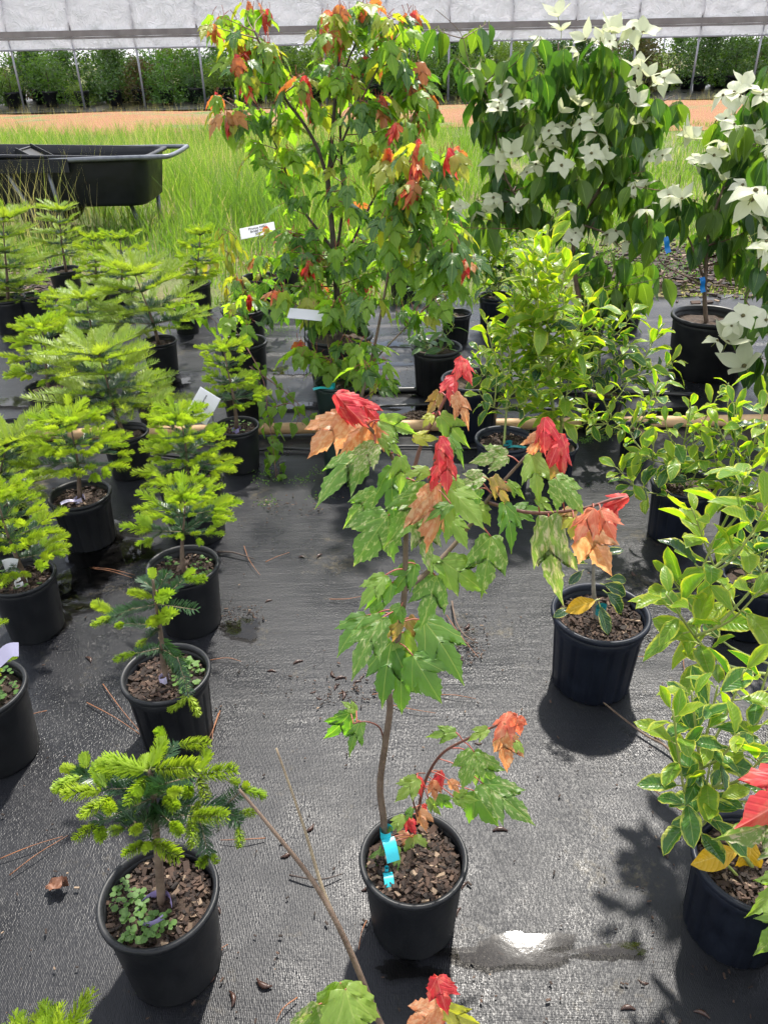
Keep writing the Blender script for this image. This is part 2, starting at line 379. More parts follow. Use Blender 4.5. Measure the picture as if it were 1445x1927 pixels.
def fabric_mat(name, wet=True):
    mt, t, out = newmat(name)
    tco = t.nodes.new('ShaderNodeTexCoord').outputs['Object']
    sx = t.nodes.new('ShaderNodeSeparateXYZ'); t.links.new(tco, sx.inputs[0])
    big = noise(t, 1.7, tco, 3, .6); mid = noise(t, 7, tco, 4, .65)
    wetf = step(t, mth(t, 'ADD', mth(t, 'MULTIPLY', big, .6), mth(t, 'MULTIPLY', mid, .4)), .40, .62)
    col = mixc(t, mid, (.012, .0125, .015), (.027, .028, .032))
    dirt = step(t, mth(t, 'ADD', mth(t, 'MULTIPLY', noise(t, 3.1, tco, 4, .7), .7), mth(t, 'MULTIPLY', noise(t, 60, tco, 2, .7), .3)), .56, .70)
    col = mixc(t, mth(t, 'MULTIPLY', wetf, .75), col, (.010, .0105, .013))
    col = mixc(t, mth(t, 'MULTIPLY', dirt, .8), col, (.075, .063, .042))
    p = t.nodes.new('ShaderNodeBsdfPrincipled'); t.links.new(col, p.inputs['Base Color'])
    r = mth(t, 'SUBTRACT', .42, mth(t, 'MULTIPLY', wetf, .17)); t.links.new(r, p.inputs['Roughness'])
    p.inputs['Specular IOR Level'].default_value = .23
    # threads: fine relief, longer along the warp
    cw = t.nodes.new('ShaderNodeCombineXYZ'); t.links.new(sx.outputs[0], cw.inputs[0]); t.links.new(mth(t, 'MULTIPLY', sx.outputs[1], .42), cw.inputs[1])
    grain = noise(t, 300, cw.outputs[0], 1, .5)
    warp = mth(t, 'SINE', mth(t, 'MULTIPLY', sx.outputs[0], 1900.0))
    weft = mth(t, 'SINE', mth(t, 'MULTIPLY', sx.outputs[1], 2300.0))
    h = mth(t, 'ADD', mth(t, 'ADD', mth(t, 'MULTIPLY', warp, .075), mth(t, 'MULTIPLY', weft, .03)), mth(t, 'MULTIPLY', grain, .75))
    b1 = N(t, 'ShaderNodeBump', Strength=.8, Distance=.0015); t.links.new(h, b1.inputs['Height'])
    b2 = N(t, 'ShaderNodeBump', Strength=.16, Distance=.012)
    cy = t.nodes.new('ShaderNodeCombineXYZ'); t.links.new(mth(t, 'MULTIPLY', sx.outputs[0], 1.3), cy.inputs[0]); t.links.new(mth(t, 'MULTIPLY', sx.outputs[1], 7.0), cy.inputs[1])
    t.links.new(noise(t, 3.0, cy.outputs[0], 3, .6), b2.inputs['Height']); t.links.new(b2.outputs[0], b1.inputs['Normal'])
    t.links.new(b1.outputs[0], p.inputs['Normal']); t.links.new(p.outputs[0], out.inputs[0]); return mt
fab = fabric_mat('woven_ground_fabric')
def fabric_sheet(name, x0, x1, y0, y1, nx, ny, wr, edge=True, z0=0.0, seed=1):
    r = random.Random(seed); b = MB(); ph = [r.uniform(0, 6.28) for _ in range(12)]
    for i in range(nx + 1):
        x = x0 + (x1 - x0) * i / nx
        for j in range(ny + 1):
            y = y0 + (y1 - y0) * j / ny
            e = (.12 * math.sin(x * 2.1 + ph[0]) + .06 * math.sin(x * 5.7 + ph[1])) if (edge and j == ny) else 0
            far = min(max((y - 3.3) / .6, 0), 1)
            z = z0 - .004 + .003 * math.sin(x * 1.7 + y * 2.3 + ph[2])
            rid = math.sin(y * 21 + 2.2 * math.sin(y * 2.7 + .6 * x) + 1.6 * math.sin(x * 1.1 + ph[3]) + .8 * math.sin(x * 2.9 + ph[4]))
            z += wr * far * max(0, rid - .55) * .05 * (1 + .5 * math.sin(x * 1.9 + ph[5]))
            rid2 = math.sin(y * 9 + .7 * math.sin(x * 2.3 + ph[6]))
            z += wr * (1 - far) * max(0, rid2 - .85) * .035 * (.5 + .5 * math.sin(x * 3 + ph[7]))
            b.v.append(Vector((x, y + e, z)))
    for i in range(nx):
        for j in range(ny):
            k = i * (ny + 1) + j; b.face((k, k + ny + 1, k + ny + 2, k + 1))
    return structure(obj(name, b.mesh(name, [fab])))
fabric_sheet('ground_fabric', -6, 6, -1.5, 5.25, 140, 330, .3)
fabric_sheet('greenhouse_floor', -40, 40, 24.2, 38, 60, 12, 0.0, False, .02, 5)

# puddles: shallow films of still water
def water_mat():
    mt, t, out = newmat('puddle_water')
    fr = N(t, 'ShaderNodeFresnel', IOR=1.33); gl = N(t, 'ShaderNodeBsdfGlossy', Roughness=.03)
    tco = t.nodes.new('ShaderNodeTexCoord').outputs['Object']
    at = t.nodes.new('ShaderNodeAttribute'); at.attribute_name = 'depth'
    film_ = step(t, mth(t, 'ADD', at.outputs['Fac'], mth(t, 'MULTIPLY', mth(t, 'SUBTRACT', noise(t, 26, tco, 4, .65), .5), 1.3)), .46, .60)
    bp = N(t, 'ShaderNodeBump', Strength=.02, Distance=.003); t.links.new(noise(t, 55, tco, 4, .6), bp.inputs['Height'])
    t.links.new(bp.outputs[0], gl.inputs['Normal']); t.links.new(bp.outputs[0], fr.inputs['Normal'])
    tr = N(t, 'ShaderNodeBsdfTransparent'); tr.inputs[0].default_value = (.40, .385, .36, 1)
    ms = t.nodes.new('ShaderNodeMixShader')
    t.links.new(mth(t, 'ADD', mth(t, 'MULTIPLY', fr.outputs[0], 1.0), .02), ms.inputs[0])
    t.links.new(tr.outputs[0], ms.inputs[1]); t.links.new(gl.outputs[0], ms.inputs[2])
    dry = N(t, 'ShaderNodeBsdfTransparent'); m2 = t.nodes.new('ShaderNodeMixShader')
    t.links.new(film_, m2.inputs[0]); t.links.new(dry.outputs[0], m2.inputs[1]); t.links.new(ms.outputs[0], m2.inputs[2])
    t.links.new(m2.outputs[0], out.inputs[0]); return mt
watm = water_mat()
def puddle(px, py, wpx, hpx, seed):
    r = random.Random(seed); c = gz(px, py); a = gz(px - wpx / 2, py); d = gz(px, py - hpx / 2); e = gz(px, py + hpx / 2)
    rx = (c - a).length; ry = (d - e).length / 2
    b = MB(); n = 56; ph = [r.uniform(0, 6.3) for _ in range(5)]
    b.v.append(Vector((c.x, c.y, .0075))); dep = [1.0]
    for f in (.55, 1.25):
        for k in range(n):
            an = 2 * math.pi * k / n
            q = 1 + .22 * math.sin(2 * an + ph[0]) + .18 * math.sin(3 * an + ph[1]) + .14 * math.sin(5 * an + ph[2]) + .09 * math.sin(9 * an + ph[3])
            b.v.append(Vector((c.x + math.cos(an) * rx * q * f, c.y + math.sin(an) * ry * q * f, .0075))); dep.append(.9 if f < 1 else -.25)
    for k in range(n):
        k2 = (k + 1) % n
        b.face((0, 1 + k, 1 + k2)); b.face((1 + k, 1 + n + k, 1 + n + k2, 1 + k2))
    me = b.mesh('puddle', [watm], False); at = me.attributes.new('depth', 'FLOAT', 'POINT'); at.data.foreach_set('value', dep)
    return structure(obj('puddle', me))
for i, a in enumerate([(960, 1792, 330, 70), (1150, 1790, 150, 38), (190, 1060, 190, 120), (110, 1155, 150, 90), (455, 1185, 110, 40), (95, 760, 220, 45), (800, 772, 200, 22), (760, 740, 240, 16), (230, 1000, 130, 50), (770, 1830, 160, 40), (560, 700, 150, 18), (720, 690, 130, 14), (560, 765, 120, 16), (1010, 765, 150, 16), (740, 650, 110, 12), (1250, 775, 160, 16), (880, 760, 90, 14), (330, 720, 80, 18)]):
    puddle(*a, 20 + i)

# ------------------------------------------------------------------ greenhouse
def film_mat():
    mt, t, out = newmat('white_poly_film')
    tco = t.nodes.new('ShaderNodeTexCoord').outputs['Object']
    d = N(t, 'ShaderNodeBsdfDiffuse'); d.inputs[0].default_value = (.90, .89, .92, 1)
    g = N(t, 'ShaderNodeBsdfGlossy', Roughness=.25); tr = N(t, 'ShaderNodeBsdfTranslucent'); tr.inputs[0].default_value = (.90, .90, .94, 1)
    bp = N(t, 'ShaderNodeBump', Strength=.9, Distance=.2); t.links.new(noise(t, 2.2, tco, 6, .7, 2.5), bp.inputs['Height'])
    for q in (d, g, tr): t.links.new(bp.outputs[0], q.inputs['Normal'])
    m1 = t.nodes.new('ShaderNodeMixShader'); m1.inputs[0].default_value = .75
    t.links.new(d.outputs[0], m1.inputs[1]); t.links.new(tr.outputs[0], m1.inputs[2])
    m2 = t.nodes.new('ShaderNodeMixShader'); m2.inputs[0].default_value = .06
    t.links.new(m1.outputs[0], m2.inputs[1]); t.links.new(g.outputs[0], m2.inputs[2])
    t.links.new(m2.outputs[0], out.inputs[0]); return mt
film = film_mat()
GY, EAVE, GW, BAY = 25.8, 1.93, 8.6, 1.77
gh = thing('hoop_house', 'long white plastic covered hoop greenhouse with open sides behind the clay path', 'greenhouse', (0, GY, 0))
NB0, NB1 = -9, 9
def arc(a): return GY + GW / 2 * (1 - math.cos(a)), EAVE + 2.7 * math.sin(a)
frame_m = simple('greenhouse_steel', (.30, .31, .34), (.22, .23, .26), 5, .45, .1, metal=.3)
curt_m = film
x_off = .35
for i in range(NB0, NB1):
    xa, xb = x_off + i * BAY, x_off + (i + 1) * BAY
    b = MB(); nu, nv = 14, 90
    r = random.Random(i + 50); p1, p2 = r.uniform(0, 6), r.uniform(0, 6)
    for u in range(nu + 1):
        f = u / nu
        for v in range(nv + 1):
            a = math.pi * v / nv; yy, zz = arc(a)
            sag = -.045 + .13 * (math.sin(math.pi * f) ** .8)
            low = math.exp(-a * 5)
            sag += low * .04 * math.sin(f * 9 + p1 + a * 22) + low * .03 * math.sin(f * 19 + p2 - a * 35) + .012 * math.sin(f * 6 + a * 60 + p2)
            cy, cz = GY + GW / 2, EAVE
            dy, dz = yy - cy, (zz - cz); L = math.hypot(dy, dz) or 1
            b.v.append(Vector((xa + (xb - xa) * f, yy - dy / L * sag, zz - dz / L * sag)))
    for u in range(nu):
        for v in range(nv):
            k = u * (nv + 1) + v; b.face((k, k + nv + 1, k + nv + 2, k + 1))
    obj('roof_panel', b.mesh('roof_panel', [film]), gh)
    # roll-up side curtain strip, near and far
    for (yy, z0, z1, nm) in ((GY - .04, 1.50, 1.80, 'side_curtain'), (GY + GW + .04, .95, 1.85, 'far_curtain')):
        b = MB()
        for u in range(13):
            f = u / 12
            for v in range(5):
                b.v.append(Vector((xa + (xb - xa) * f, yy + .02 * math.sin(f * 7 + v + i), z0 + (z1 - z0) * v / 4 - (.025 * math.sin(f * 3.1 + i * 1.7) if v == 0 else 0))))
        for u in range(12):
            for v in range(4):
                k = u * 5 + v; b.face((k, k + 5, k + 6, k + 1))
        obj(nm, b.mesh(nm, [film]), gh)
for i in range(NB0, NB1 + 1):
    x = x_off + i * BAY
    b = MB(); b.tube([(x, GY, 0), (x, GY, EAVE)], .032, 8)
    obj('post', b.mesh('post', [frame_m]), gh)
    b = MB(); b.tube([(x, GY + GW, 0), (x, GY + GW, EAVE)], .032, 8)
    obj('far_post', b.mesh('far_post', [frame_m]), gh)
    b = MB(); b.tube([(x,) + tuple(arc(math.pi * k / 24)) for k in range(25)], .028, 6)
    obj('hoop', b.mesh('hoop', [frame_m]), gh)
board_m = simple('weathered_board', (.13, .125, .13), (.18, .175, .18), 3, .7, .3)
L0, L1 = x_off + NB0 * BAY - .3, x_off + NB1 * BAY + .3
b = MB(); b.box(((L0 + L1) / 2, GY - .055, EAVE - .06), (L1 - L0, .04, .15)); obj('eave_board', b.mesh('eave_board', [board_m], False), gh)
b = MB(); b.tube([(L0, GY - .06, 1.49), (L1, GY - .06, 1.49)], .022, 8); obj('roll_bar', b.mesh('roll_bar', [frame_m]), gh)
b = MB(); b.box(((L0 + L1) / 2, GY - .06, 1.76), (L1 - L0, .02, .05)); obj('batten', b.mesh('batten', [board_m], False), gh)
b = MB(); b.box(((L0 + L1) / 2, GY + GW + .05, EAVE - .05), (L1 - L0, .04, .14)); obj('far_eave_board', b.mesh('far_eave_board', [board_m], False), gh)

# ------------------------------------------------------------------ leaf meshes
def gridleaf(name, prof, L, W, nv=9, nu=4, fold=.25, droop=.3, wave=.0, wf=4, curl=0, pet=None, mats=None, twist=0):
    """blade along +Y, upper side +Z; prof(v) half width 0..1"""
    b = MB(); uv = []
    for j in range(nv + 1):
        v = j / nv; hw = max(prof(v), .012) * W
        yy = L * (v - .12 * droop * v * v); zz = -droop * L * v * v
        for i in range(nu + 1):
            u = -1 + 2 * i / nu
            x = u * hw
            z = zz + fold * abs(x) - curl * x * x / max(W, 1e-4) + wave * W * abs(u) * math.sin(v * math.pi * wf + (0 if u > 0 else 1.1)) + twist * x * v
            b.v.append(Vector((x, yy, z))); uv.append((u * .5 + .5, v))
    for j in range(nv):
        for i in range(nu):
            k = j * (nu + 1) + i; b.face((k, k + 1, k + nu + 2, k + nu + 1))
    if pet:
        n0 = len(b.v); b.tube([(0, -pet[0], pet[0] * .1), (0, -pet[0] * .45, pet[0] * .06), (0, L * .04, 0)], pet[1], 4, 1, False)
        uv += [(.5, 0)] * (len(b.v) - n0)
    return b.mesh(name, mats or [MT['d'], stem_green], True, uv)

MAPLE1 = [(0, 0), (.10, -.05), (.22, -.05), (.30, .0), (.32, .07), (.40, .10), (.40, .18), (.47, .24), (.455, .31), (.51, .38), (.49, .45), (.53, .60),
         (.44, .555), (.385, .57), (.34, .52), (.28, .53), (.215, .49), (.25, .57), (.235, .62), (.27, .70), (.215, .745), (.205, .82), (.135, .85), (.12, .91), (.06, .94), (0, 1.08)]
MAPLE2 = [(0, 0), (.09, -.04), (.19, -.03), (.27, .03), (.27, .09), (.35, .15), (.345, .23), (.42, .31), (.41, .38), (.465, .47), (.445, .53), (.47, .70),
          (.385, .635), (.335, .64), (.29, .585), (.235, .575), (.18, .54), (.215, .63), (.20, .68), (.235, .76), (.185, .80), (.175, .87), (.115, .91), (.10, .97), (.05, 1.02), (0, 1.16)]
def mapleleaf(name, fold=.2, droop=.25, ldroop=.5, ripple=.02, pet=None, seed=0, wide=1.0, jag=.02):
    r = random.Random(seed); b = MB(); uv = []; nk = 4; MAPLE = MAPLE1 if seed % 3 == 0 else MAPLE2
    rows = {}
    for sgn in (1, -1):
        for i, (x, y) in enumerate(MAPLE):
            x = x * wide * (1 + r.uniform(-.06, .06)); y = y + r.uniform(-jag, jag) * (0 < i < len(MAPLE) - 1)
            sp = min(max(0, y - .62 * abs(x)), 1.0) if i < len(MAPLE) - 1 else y
            for k in range(nk + 1):
                q = k / nk
                px_, py_ = x * q, sp + (y - sp) * q
                rr = math.hypot(px_, py_)
                z = fold * abs(px_) - ldroop * px_ * px_ - droop * max(py_, 0) ** 2 + ripple * math.sin(17 * px_ + 9 * py_ + seed) * q
                rows[(sgn, i, k)] = len(b.v); b.v.append(Vector((sgn * px_, py_ * (1 - .1 * droop), z))); uv.append((.5 + sgn * px_, py_))
        for i in range(len(MAPLE) - 1):
            for k in range(nk):
                q = (rows[(sgn, i, k)], rows[(sgn, i, k + 1)], rows[(sgn, i + 1, k + 1)], rows[(sgn, i + 1, k)])
                b.face(q if sgn > 0 else tuple(reversed(q)))
    if pet:
        n0 = len(b.v); b.tube([(0, -pet[0], pet[0] * .25), (0, -pet[0] * .5, pet[0] * .2), (0, .0, .005)], pet[1], 4, 1, False)
        uv += [(.5, 0)] * (len(b.v) - n0)
    return b.mesh(name, [MT['d'], stem_red], True, uv)

ML = [mapleleaf('maple_leaf_mesh', f, d, l, rp_, None, s, wd) for f, d, l, rp_, s, wd in
      ((.25, .25, .5, .03, 1, 1.0), (.12, .35, .8, .035, 2, .95), (-.05, .4, .6, .03, 3, 1.08), (.45, .15, .6, .03, 4, .9), (.2, .5, .9, .04, 5, .85))]
MLR = [mapleleaf('maple_leaf_folded_mesh', f, d, l, rp_, None, s, wd, .03) for f, d, l, rp_, s, wd in
       ((-1.1, .45, .0, .05, 11, .85), (-1.4, .7, -.2, .06, 12, .8), (-.7, .5, .8, .06, 13, .9), (-.45, .3, .6, .05, 14, .9))]
MLP = [mapleleaf('maple_leaf_petiole_mesh', f, d, l, rp_, (.45, .014), s, wd) for f, d, l, rp_, s, wd in
       ((.25, .3, .5, .03, 21, 1.0), (.1, .45, .8, .04, 22, .95), (-.1, .35, .6, .03, 23, 1.05), (.4, .3, .7, .03, 24, .88))]
MLQ = [mapleleaf('maple_leaf_young_mesh', f, d, l, rp_, (.3, .014), s, wd, .03) for f, d, l, rp_, s, wd in
       ((-1.0, .5, .0, .05, 31, .8), (-.8, .7, .5, .05, 32, .85), (-.5, .4, .5, .05, 33, .9))]
def ell(v): return math.sin(math.pi * min(max(v, 0), 1) ** .9) ** .75
def obov(v): return (math.sin(math.pi * v ** 1.25) ** .7) if 0 < v < 1 else 0
def acum(v): return 0 if v <= 0 or v >= 1 else (math.sin(math.pi / 2 * (v / .42) ** .8) if v < .42 else max(0, math.cos(math.pi / 2 * ((v - .42) / .58) ** .95)) ** 1.15)
HL = [gridleaf('holly_leaf_mesh', obov, 1, w_, 9, 4, f, d, wv, wf, 0, (.14, .022), [MT['hg'], stem_green], tw) for w_, f, d, wv, wf, tw in
      ((.23, .45, .15, .12, 5, .5), (.25, .3, .45, .10, 4, -.6), (.21, .75, -.25, .11, 5, .3), (.24, .2, .7, .14, 5, 0), (.19, .95, .1, .08, 4, -.5), (.22, .6, .3, .12, 6, .2))]
KL = [gridleaf('dogwood_leaf_mesh', acum, 1, w_, 11, 4, f, d, wv, 3, 0, (.10, .018), [MT['kd'], stem_green], tw) for w_, f, d, wv, tw in
      ((.32, .25, .35, .06, .2), (.29, .4, .2, .08, -.3), (.34, .12, .5, .05, .1), (.30, .55, .4, .05, 0))]
RL = [gridleaf('rhododendron_leaf_mesh', obov, 1, .17, 7, 2, .3, d, .03, 3, 0, (.1, .02), [MT['rh'], stem_green]) for d in (.2, .5)]
PL = [gridleaf('plum_leaf_mesh', ell, 1, .17, 6, 2, .5, d, .04, 3, 0, (.15, .015), [MT['p'], stem_red]) for d in (.3, .7)]
def heart(v): return (math.sin(math.pi * (1 - (1 - v) ** 1.7) ** .5) ** .6) if 0 < v < 1 else 0
VL = [gridleaf('redbud_leaf_mesh', heart, 1, .46, 8, 4, f, d, .04, 2, 0, (.4, .016), [MT['v'], stem_red_dark]) for f, d in ((.2, .2), (.45, .35))]
def flower_mesh(name, seed, cup):
    r = random.Random(seed); b = MB(); uv = []
    for q in range(4):
        an = q * math.pi / 2 + r.uniform(-.18, .18); L = r.uniform(.9, 1.1); cu = cup + r.uniform(-.12, .12)
        nv, nu = 8, 4; base = len(b.v); ca, sa = math.cos(an), math.sin(an)
        for j in range(nv + 1):
            v = j / nv; hw = max(acum(v), .05) * .36
            for i in range(nu + 1):
                u = -1 + 2 * i / nu; x = u * hw; y = .05 + L * v * .95
                z = cu * v * L - .42 * v * v * L * (1 - cup) + .25 * x * x + .12 * abs(x) + (.004 if q % 2 else 0)
                z += .06 * math.sin(v * 5 + q + seed) * abs(u) * v
                b.v.append(Vector((x * ca - y * sa, x * sa + y * ca, z))); uv.append((u * .5 + .5, v))
        for j in range(nv):
            for i in range(nu):
                k = base + j * (nu + 1) + i; b.face((k, k + 1, k + nu + 2, k + nu + 1))
    n0 = len(b.v)
    b.lathe([(.0, .0), (.08, .01), (.105, .06), (.08, .115), (.0, .14)], 10, 1)
    b.tube([(0, 0, .02), (.02, 0, -.3), (.05, 0, -.55)], .022, 5, 2)
    uv += [(.5, .5)] * (len(b.v) - n0)
    return b.mesh(name, [MT['br'], cone_m, stem_green], True, uv)
cone_m = simple('flower_centre', (.16, .15, .05), (.08, .06, .03), 60, .8, .8, 120)
FL = [flower_mesh('dogwood_flower_mesh', s, c) for s, c in ((1, .15), (2, .4), (3, .0), (4, .65), (5, -.2), (6, .25), (7, .9))]

# ------------------------------------------------------------------ fir shoots
def shoot(name, L, nl, width, mode, seed, mat_n, mat_s, stem_r):
    r = random.Random(seed); b = MB(); uv = []
    dense = mode == 'dense'; mode = 'brush' if dense else mode
    rows = int(L / (.0017 if dense else .0027)) if mode == 'brush' else int(L / .0028)
    for i in range(rows):
        t_ = (i + r.random()) / rows; y = t_ * L
        env = (min(1, .55 + t_ * 3) if mode != 'brush' else min(1, .5 + t_ * 2.5)) * (1 if t_ < .8 else 1 - (t_ - .8) * (2.2 if mode == 'brush' else 2.6))
        if mode == 'brush': angs = [r.uniform(-2.3, 2.3) for _ in range(7 if dense else 6)]
        elif mode == 'flat': angs = [1.35 + r.uniform(-.3, .2), -1.35 + r.uniform(-.2, .3), r.choice((-1, 1)) * r.uniform(.3, .9)]
        else: angs = [1.2 + r.uniform(-.45, .3), -1.2 + r.uniform(-.3, .45), r.uniform(-1, 1), r.choice((-1, 1)) * r.uniform(.9, 1.5)]
        for an in angs:
            ln = nl * env * r.uniform(.72, 1.15)
            fwd = (.75 if mode == 'brush' else .5) + .5 * max(0, t_ - .6) + r.uniform(-.1, .1)
            if t_ > .93: fwd += .6
            rad = Vector((math.sin(an), 0, math.cos(an)))
            dr = (rad + Vector((0, fwd, 0))).normalized()
            side = Vector((math.cos(an), 0, -math.sin(an))) if mode == 'brush' else (dr.cross(Vector((0, 0, 1)))).normalized()
            if side.length < .1: side = Vector((1, 0, 0))
            up = side.cross(dr)
            p0 = Vector((0, y, 0)); p1 = p0 + dr * ln * .55 + Vector((0, 0, ln * .04)); p2 = p0 + dr * ln + Vector((0, .12 * ln, ln * (.10 if mode != 'brush' else .06)))
            k = len(b.v); hw = width / 2
            b.v += [p0 - side * hw * .6, p0 + side * hw * .6, p1 + side * hw, p1 - side * hw, p2 + side * hw * .45, p2 - side * hw * .45]
            b.face((k, k + 1, k + 2, k + 3)); b.face((k + 3, k + 2, k + 4, k + 5)); uv += [(.5, .5)] * 6
    n0 = len(b.v); b.tube([(0, -.003, 0), (0, L * .5, 0), (0, L * .97, 0)], [stem_r, stem_r * .8, stem_r * .4], 5, 1)
    uv += [(.5, .5)] * (len(b.v) - n0)
    return b.mesh(name, [mat_n, mat_s], True, uv)
SH_NEW = [shoot('lime_shoot_mesh', .055, .0170, .0023, 'brush', s, needle_new, stem_green, .0012) for s in (1, 2, 3)]
SH_NEAR = [shoot('stubby_lime_shoot_mesh', .055, .0135, .0023, 'dense', s, needle_new, stem_green, .0012) for s in (21, 22, 23)]
SH_OLD = [shoot('dark_twig_mesh', .10, .019, .0021, 'twig', s, needle_old, bark_pale, .0017) for s in (4, 5, 6)]
SH_FEA = [shoot('feathery_shoot_mesh', .14, .027, .0026, 'flat', s, needle_feather, stem_green, .0016) for s in (7, 8, 9)]
SH_FEO = [shoot('feathery_old_mesh', .14, .026, .0026, 'flat', s, needle_old, bark_pale, .002) for s in (10, 11)]

# ------------------------------------------------------------------ pots
def solve_pot(cx, cy, wpx, ratio):
    D = .2
    for _ in range(8):
        p = gz(cx, cy, D * ratio); D = wpx / pxm(p)
    p = gz(cx, cy, D * ratio); return Vector((p.x, p.y, 0)), D, D * ratio
POTC = {}
def pot_meshes(D, h, style, mt):
    key = (round(D, 3), round(h, 3), style, mt.name)
    if key in POTC: return POTC[key]
    R = D / 2; rt = R * .94; rb = R * .80; th = R * .035
    nseg = 48
    rib = None
    if style == 'ribbed':
        def rib(r, z, an, j):
            return r * (1 - (.022 * (1 if (an / (2 * math.pi) * 24) % 1 < .5 else 0)) * (1 if 1 <= j <= 3 else 0))
        nseg = 96
    if style == 'step':       # nursery pot: wide collar then vertical flutes
        def rib(r, z, an, j):
            return r * (1 - .030 * (1 if (an / (2 * math.pi) * 16) % 1 < .13 else 0) * (1 if 1 <= j <= 3 else 0))
        nseg = 128
        prof = [(0, 0), (rb, .0), (rb * 1.02, h * .02), (rt * .955, h * .78), (rt * .985, h * .82), (rt, h * .95), (rt - th, h * .95), (rt * .93, h * .80), (rb * .95, h * .5)]
    else:
        prof = [(0, 0), (rb, 0), (rb * 1.015, h * .015), (rb + (rt - rb) * .9, h * .86), (rt, h * .955), (rt - th, h * .955), (rb + (rt - rb) * .88 - th, h * .8), (rb * .95, h * .5)]
    b = MB(); b.lathe(prof, nseg, 0, rib); body = b.mesh('pot', [mt])
    b = MB(); q = R * .045
    b.lathe([(rt - th * .7, h * .93), (rt + q * .5, h * .925), (R, h * .945), (R + q * .1, h * .975), (R - q * .3, h), (R - q * 1.1, h * 1.003), (rt - th * 1.2, h * .985), (rt - th * 1.4, h * .93)], 48)
    rim = b.mesh('rim', [mt])
    POTC[key] = (body, rim); return POTC[key]
SOILC = {}
def soil_mesh(R, near, seed):
    r = random.Random(seed); b = MB(); nr, na = 6, 26
    b.v.append(Vector((0, 0, r.uniform(0, .01))))
    for i in range(1, nr + 1):
        for k in range(na):
            an = 2 * math.pi * k / na; rr = R * i / nr
            b.v.append(Vector((rr * math.cos(an), rr * math.sin(an), r.uniform(-.006, .006) + .008 * (1 - i / nr))))
    for k in range(na): b.face((0, 1 + k, 1 + (k + 1) % na))
    for i in range(nr - 1):
        for k in range(na):
            a = 1 + i * na + k; c = 1 + i * na + (k + 1) % na; b.face((a, a + na, c + na, c))
    me = b.mesh('soil', [soil_m])
    ch = None
    if near:
        b = MB()
        for _ in range(620 if near > 1 else 200):
            an = r.uniform(0, 6.283); rr = R * .97 * math.sqrt(r.random()); s = r.uniform(.0022, .0075) * (1.7 if r.random() < .07 else 1)
            rot = Matrix.Rotation(r.uniform(0, 6.28), 3, 'Z') @ Matrix.Rotation(r.uniform(-.6, .6), 3, 'X') @ Matrix.Rotation(r.uniform(-.6, .6), 3, 'Y')
            b.box((rr * math.cos(an), rr * math.sin(an), .006 + r.uniform(0, .006)), (s * 2.2, s, s * .35), rot)
        ch = b.mesh('bark_chips', [chips_m], False)
    return me, ch
def weeds_mesh(R, n, seed, sector=None):
    r = random.Random(seed); b = MB(); uv = []
    for _ in range(n):
        an = r.uniform(*(sector or (0, 6.283))); rr = R * .92 * math.sqrt(r.uniform(.05, 1)); z = r.uniform(.012, .03)
        c = Vector((rr * math.cos(an), rr * math.sin(an), z))
        for q in range(3):
            a2 = r.uniform(0, 6.28); s = r.uniform(.0035, .0065); d = Vector((math.cos(a2), math.sin(a2), .15)) * s * 1.2
            k = len(b.v); cc = c + d
            for e in range(6):
                a3 = e * math.pi / 3; b.v.append(cc + Vector((math.cos(a3) * s, math.sin(a3) * s, r.uniform(-.001, .001)))); uv.append((.3, .3))
            b.face(tuple(range(k, k + 6)))
    return b.mesh('weeds', [weed_m], True, uv)
def pot_on(t, P, D, h, style='plain', mt=None, soil=.84, near=0, weeds=0, seed=0, sector=None):
    mt = mt or pot_black
    body, rim = pot_meshes(D, h, style, mt)
    po = obj('pot', body, t, T(P)); sub('rim', rim, po, T(P))
    me, ch = soil_mesh(D * .5 * .80 if soil < .7 else D * .5 * .865, near, seed)
    ps = P + Vector((0, 0, h * soil)); so_ = obj('soil', me, t, T(ps))
    if ch: c = obj('bark_chips', ch, t, T(ps)); c['kind'] = 'stuff'
    if weeds: c = obj('weeds', weeds_mesh(D * .42, weeds, seed + 7, sector), t, T(ps)); c['kind'] = 'stuff'
    return ps
def band_tag(t, P, mt, r=.018, h=.018, tail=None, name='tag', tilt=.3):
    b = MB(); n = 18
    for k in range(n):
        an = 2 * math.pi * k / n * .93
        for z in (0, h): b.v.append(Vector((r * math.cos(an), r * math.sin(an) - r * .6, z + tilt * r * math.cos(an))))
    for k in range(n - 1): b.face((2 * k, 2 * k + 2, 2 * k + 3, 2 * k + 1))
    if tail:
        k = len(b.v); d = Vector(tail)
        for i in range(6):
            f = i / 5; c = Vector((r * .2, -r * 1.5, h * .4)) + d * f + Vector((0, 0, .01 * math.sin(f * 3)))
            s = Vector((0, 0, 1)).cross(d).normalized() * h * .55
            b.v += [c - s, c + s]
        for i in range(5): b.face((k + 2 * i, k + 2 * i + 1, k + 2 * i + 3, k + 2 * i + 2))
    o = obj(name, b.mesh(name, [mt], True), t, T(P)); return o

def smooth(pts, n=4):
    pts = [Vector(p) for p in pts]; out = []
    for i in range(len(pts) - 1):
        p0 = pts[max(i - 1, 0)]; p1 = pts[i]; p2 = pts[i + 1]; p3 = pts[min(i + 2, len(pts) - 1)]
        for k in range(n):
            s = k / n
            out.append(.5 * ((2 * p1) + (p2 - p0) * s + (2 * p0 - 5 * p1 + 4 * p2 - p3) * s * s + (3 * p1 - p0 - 3 * p2 + p3) * s ** 3))
    out.append(pts[-1]); return out
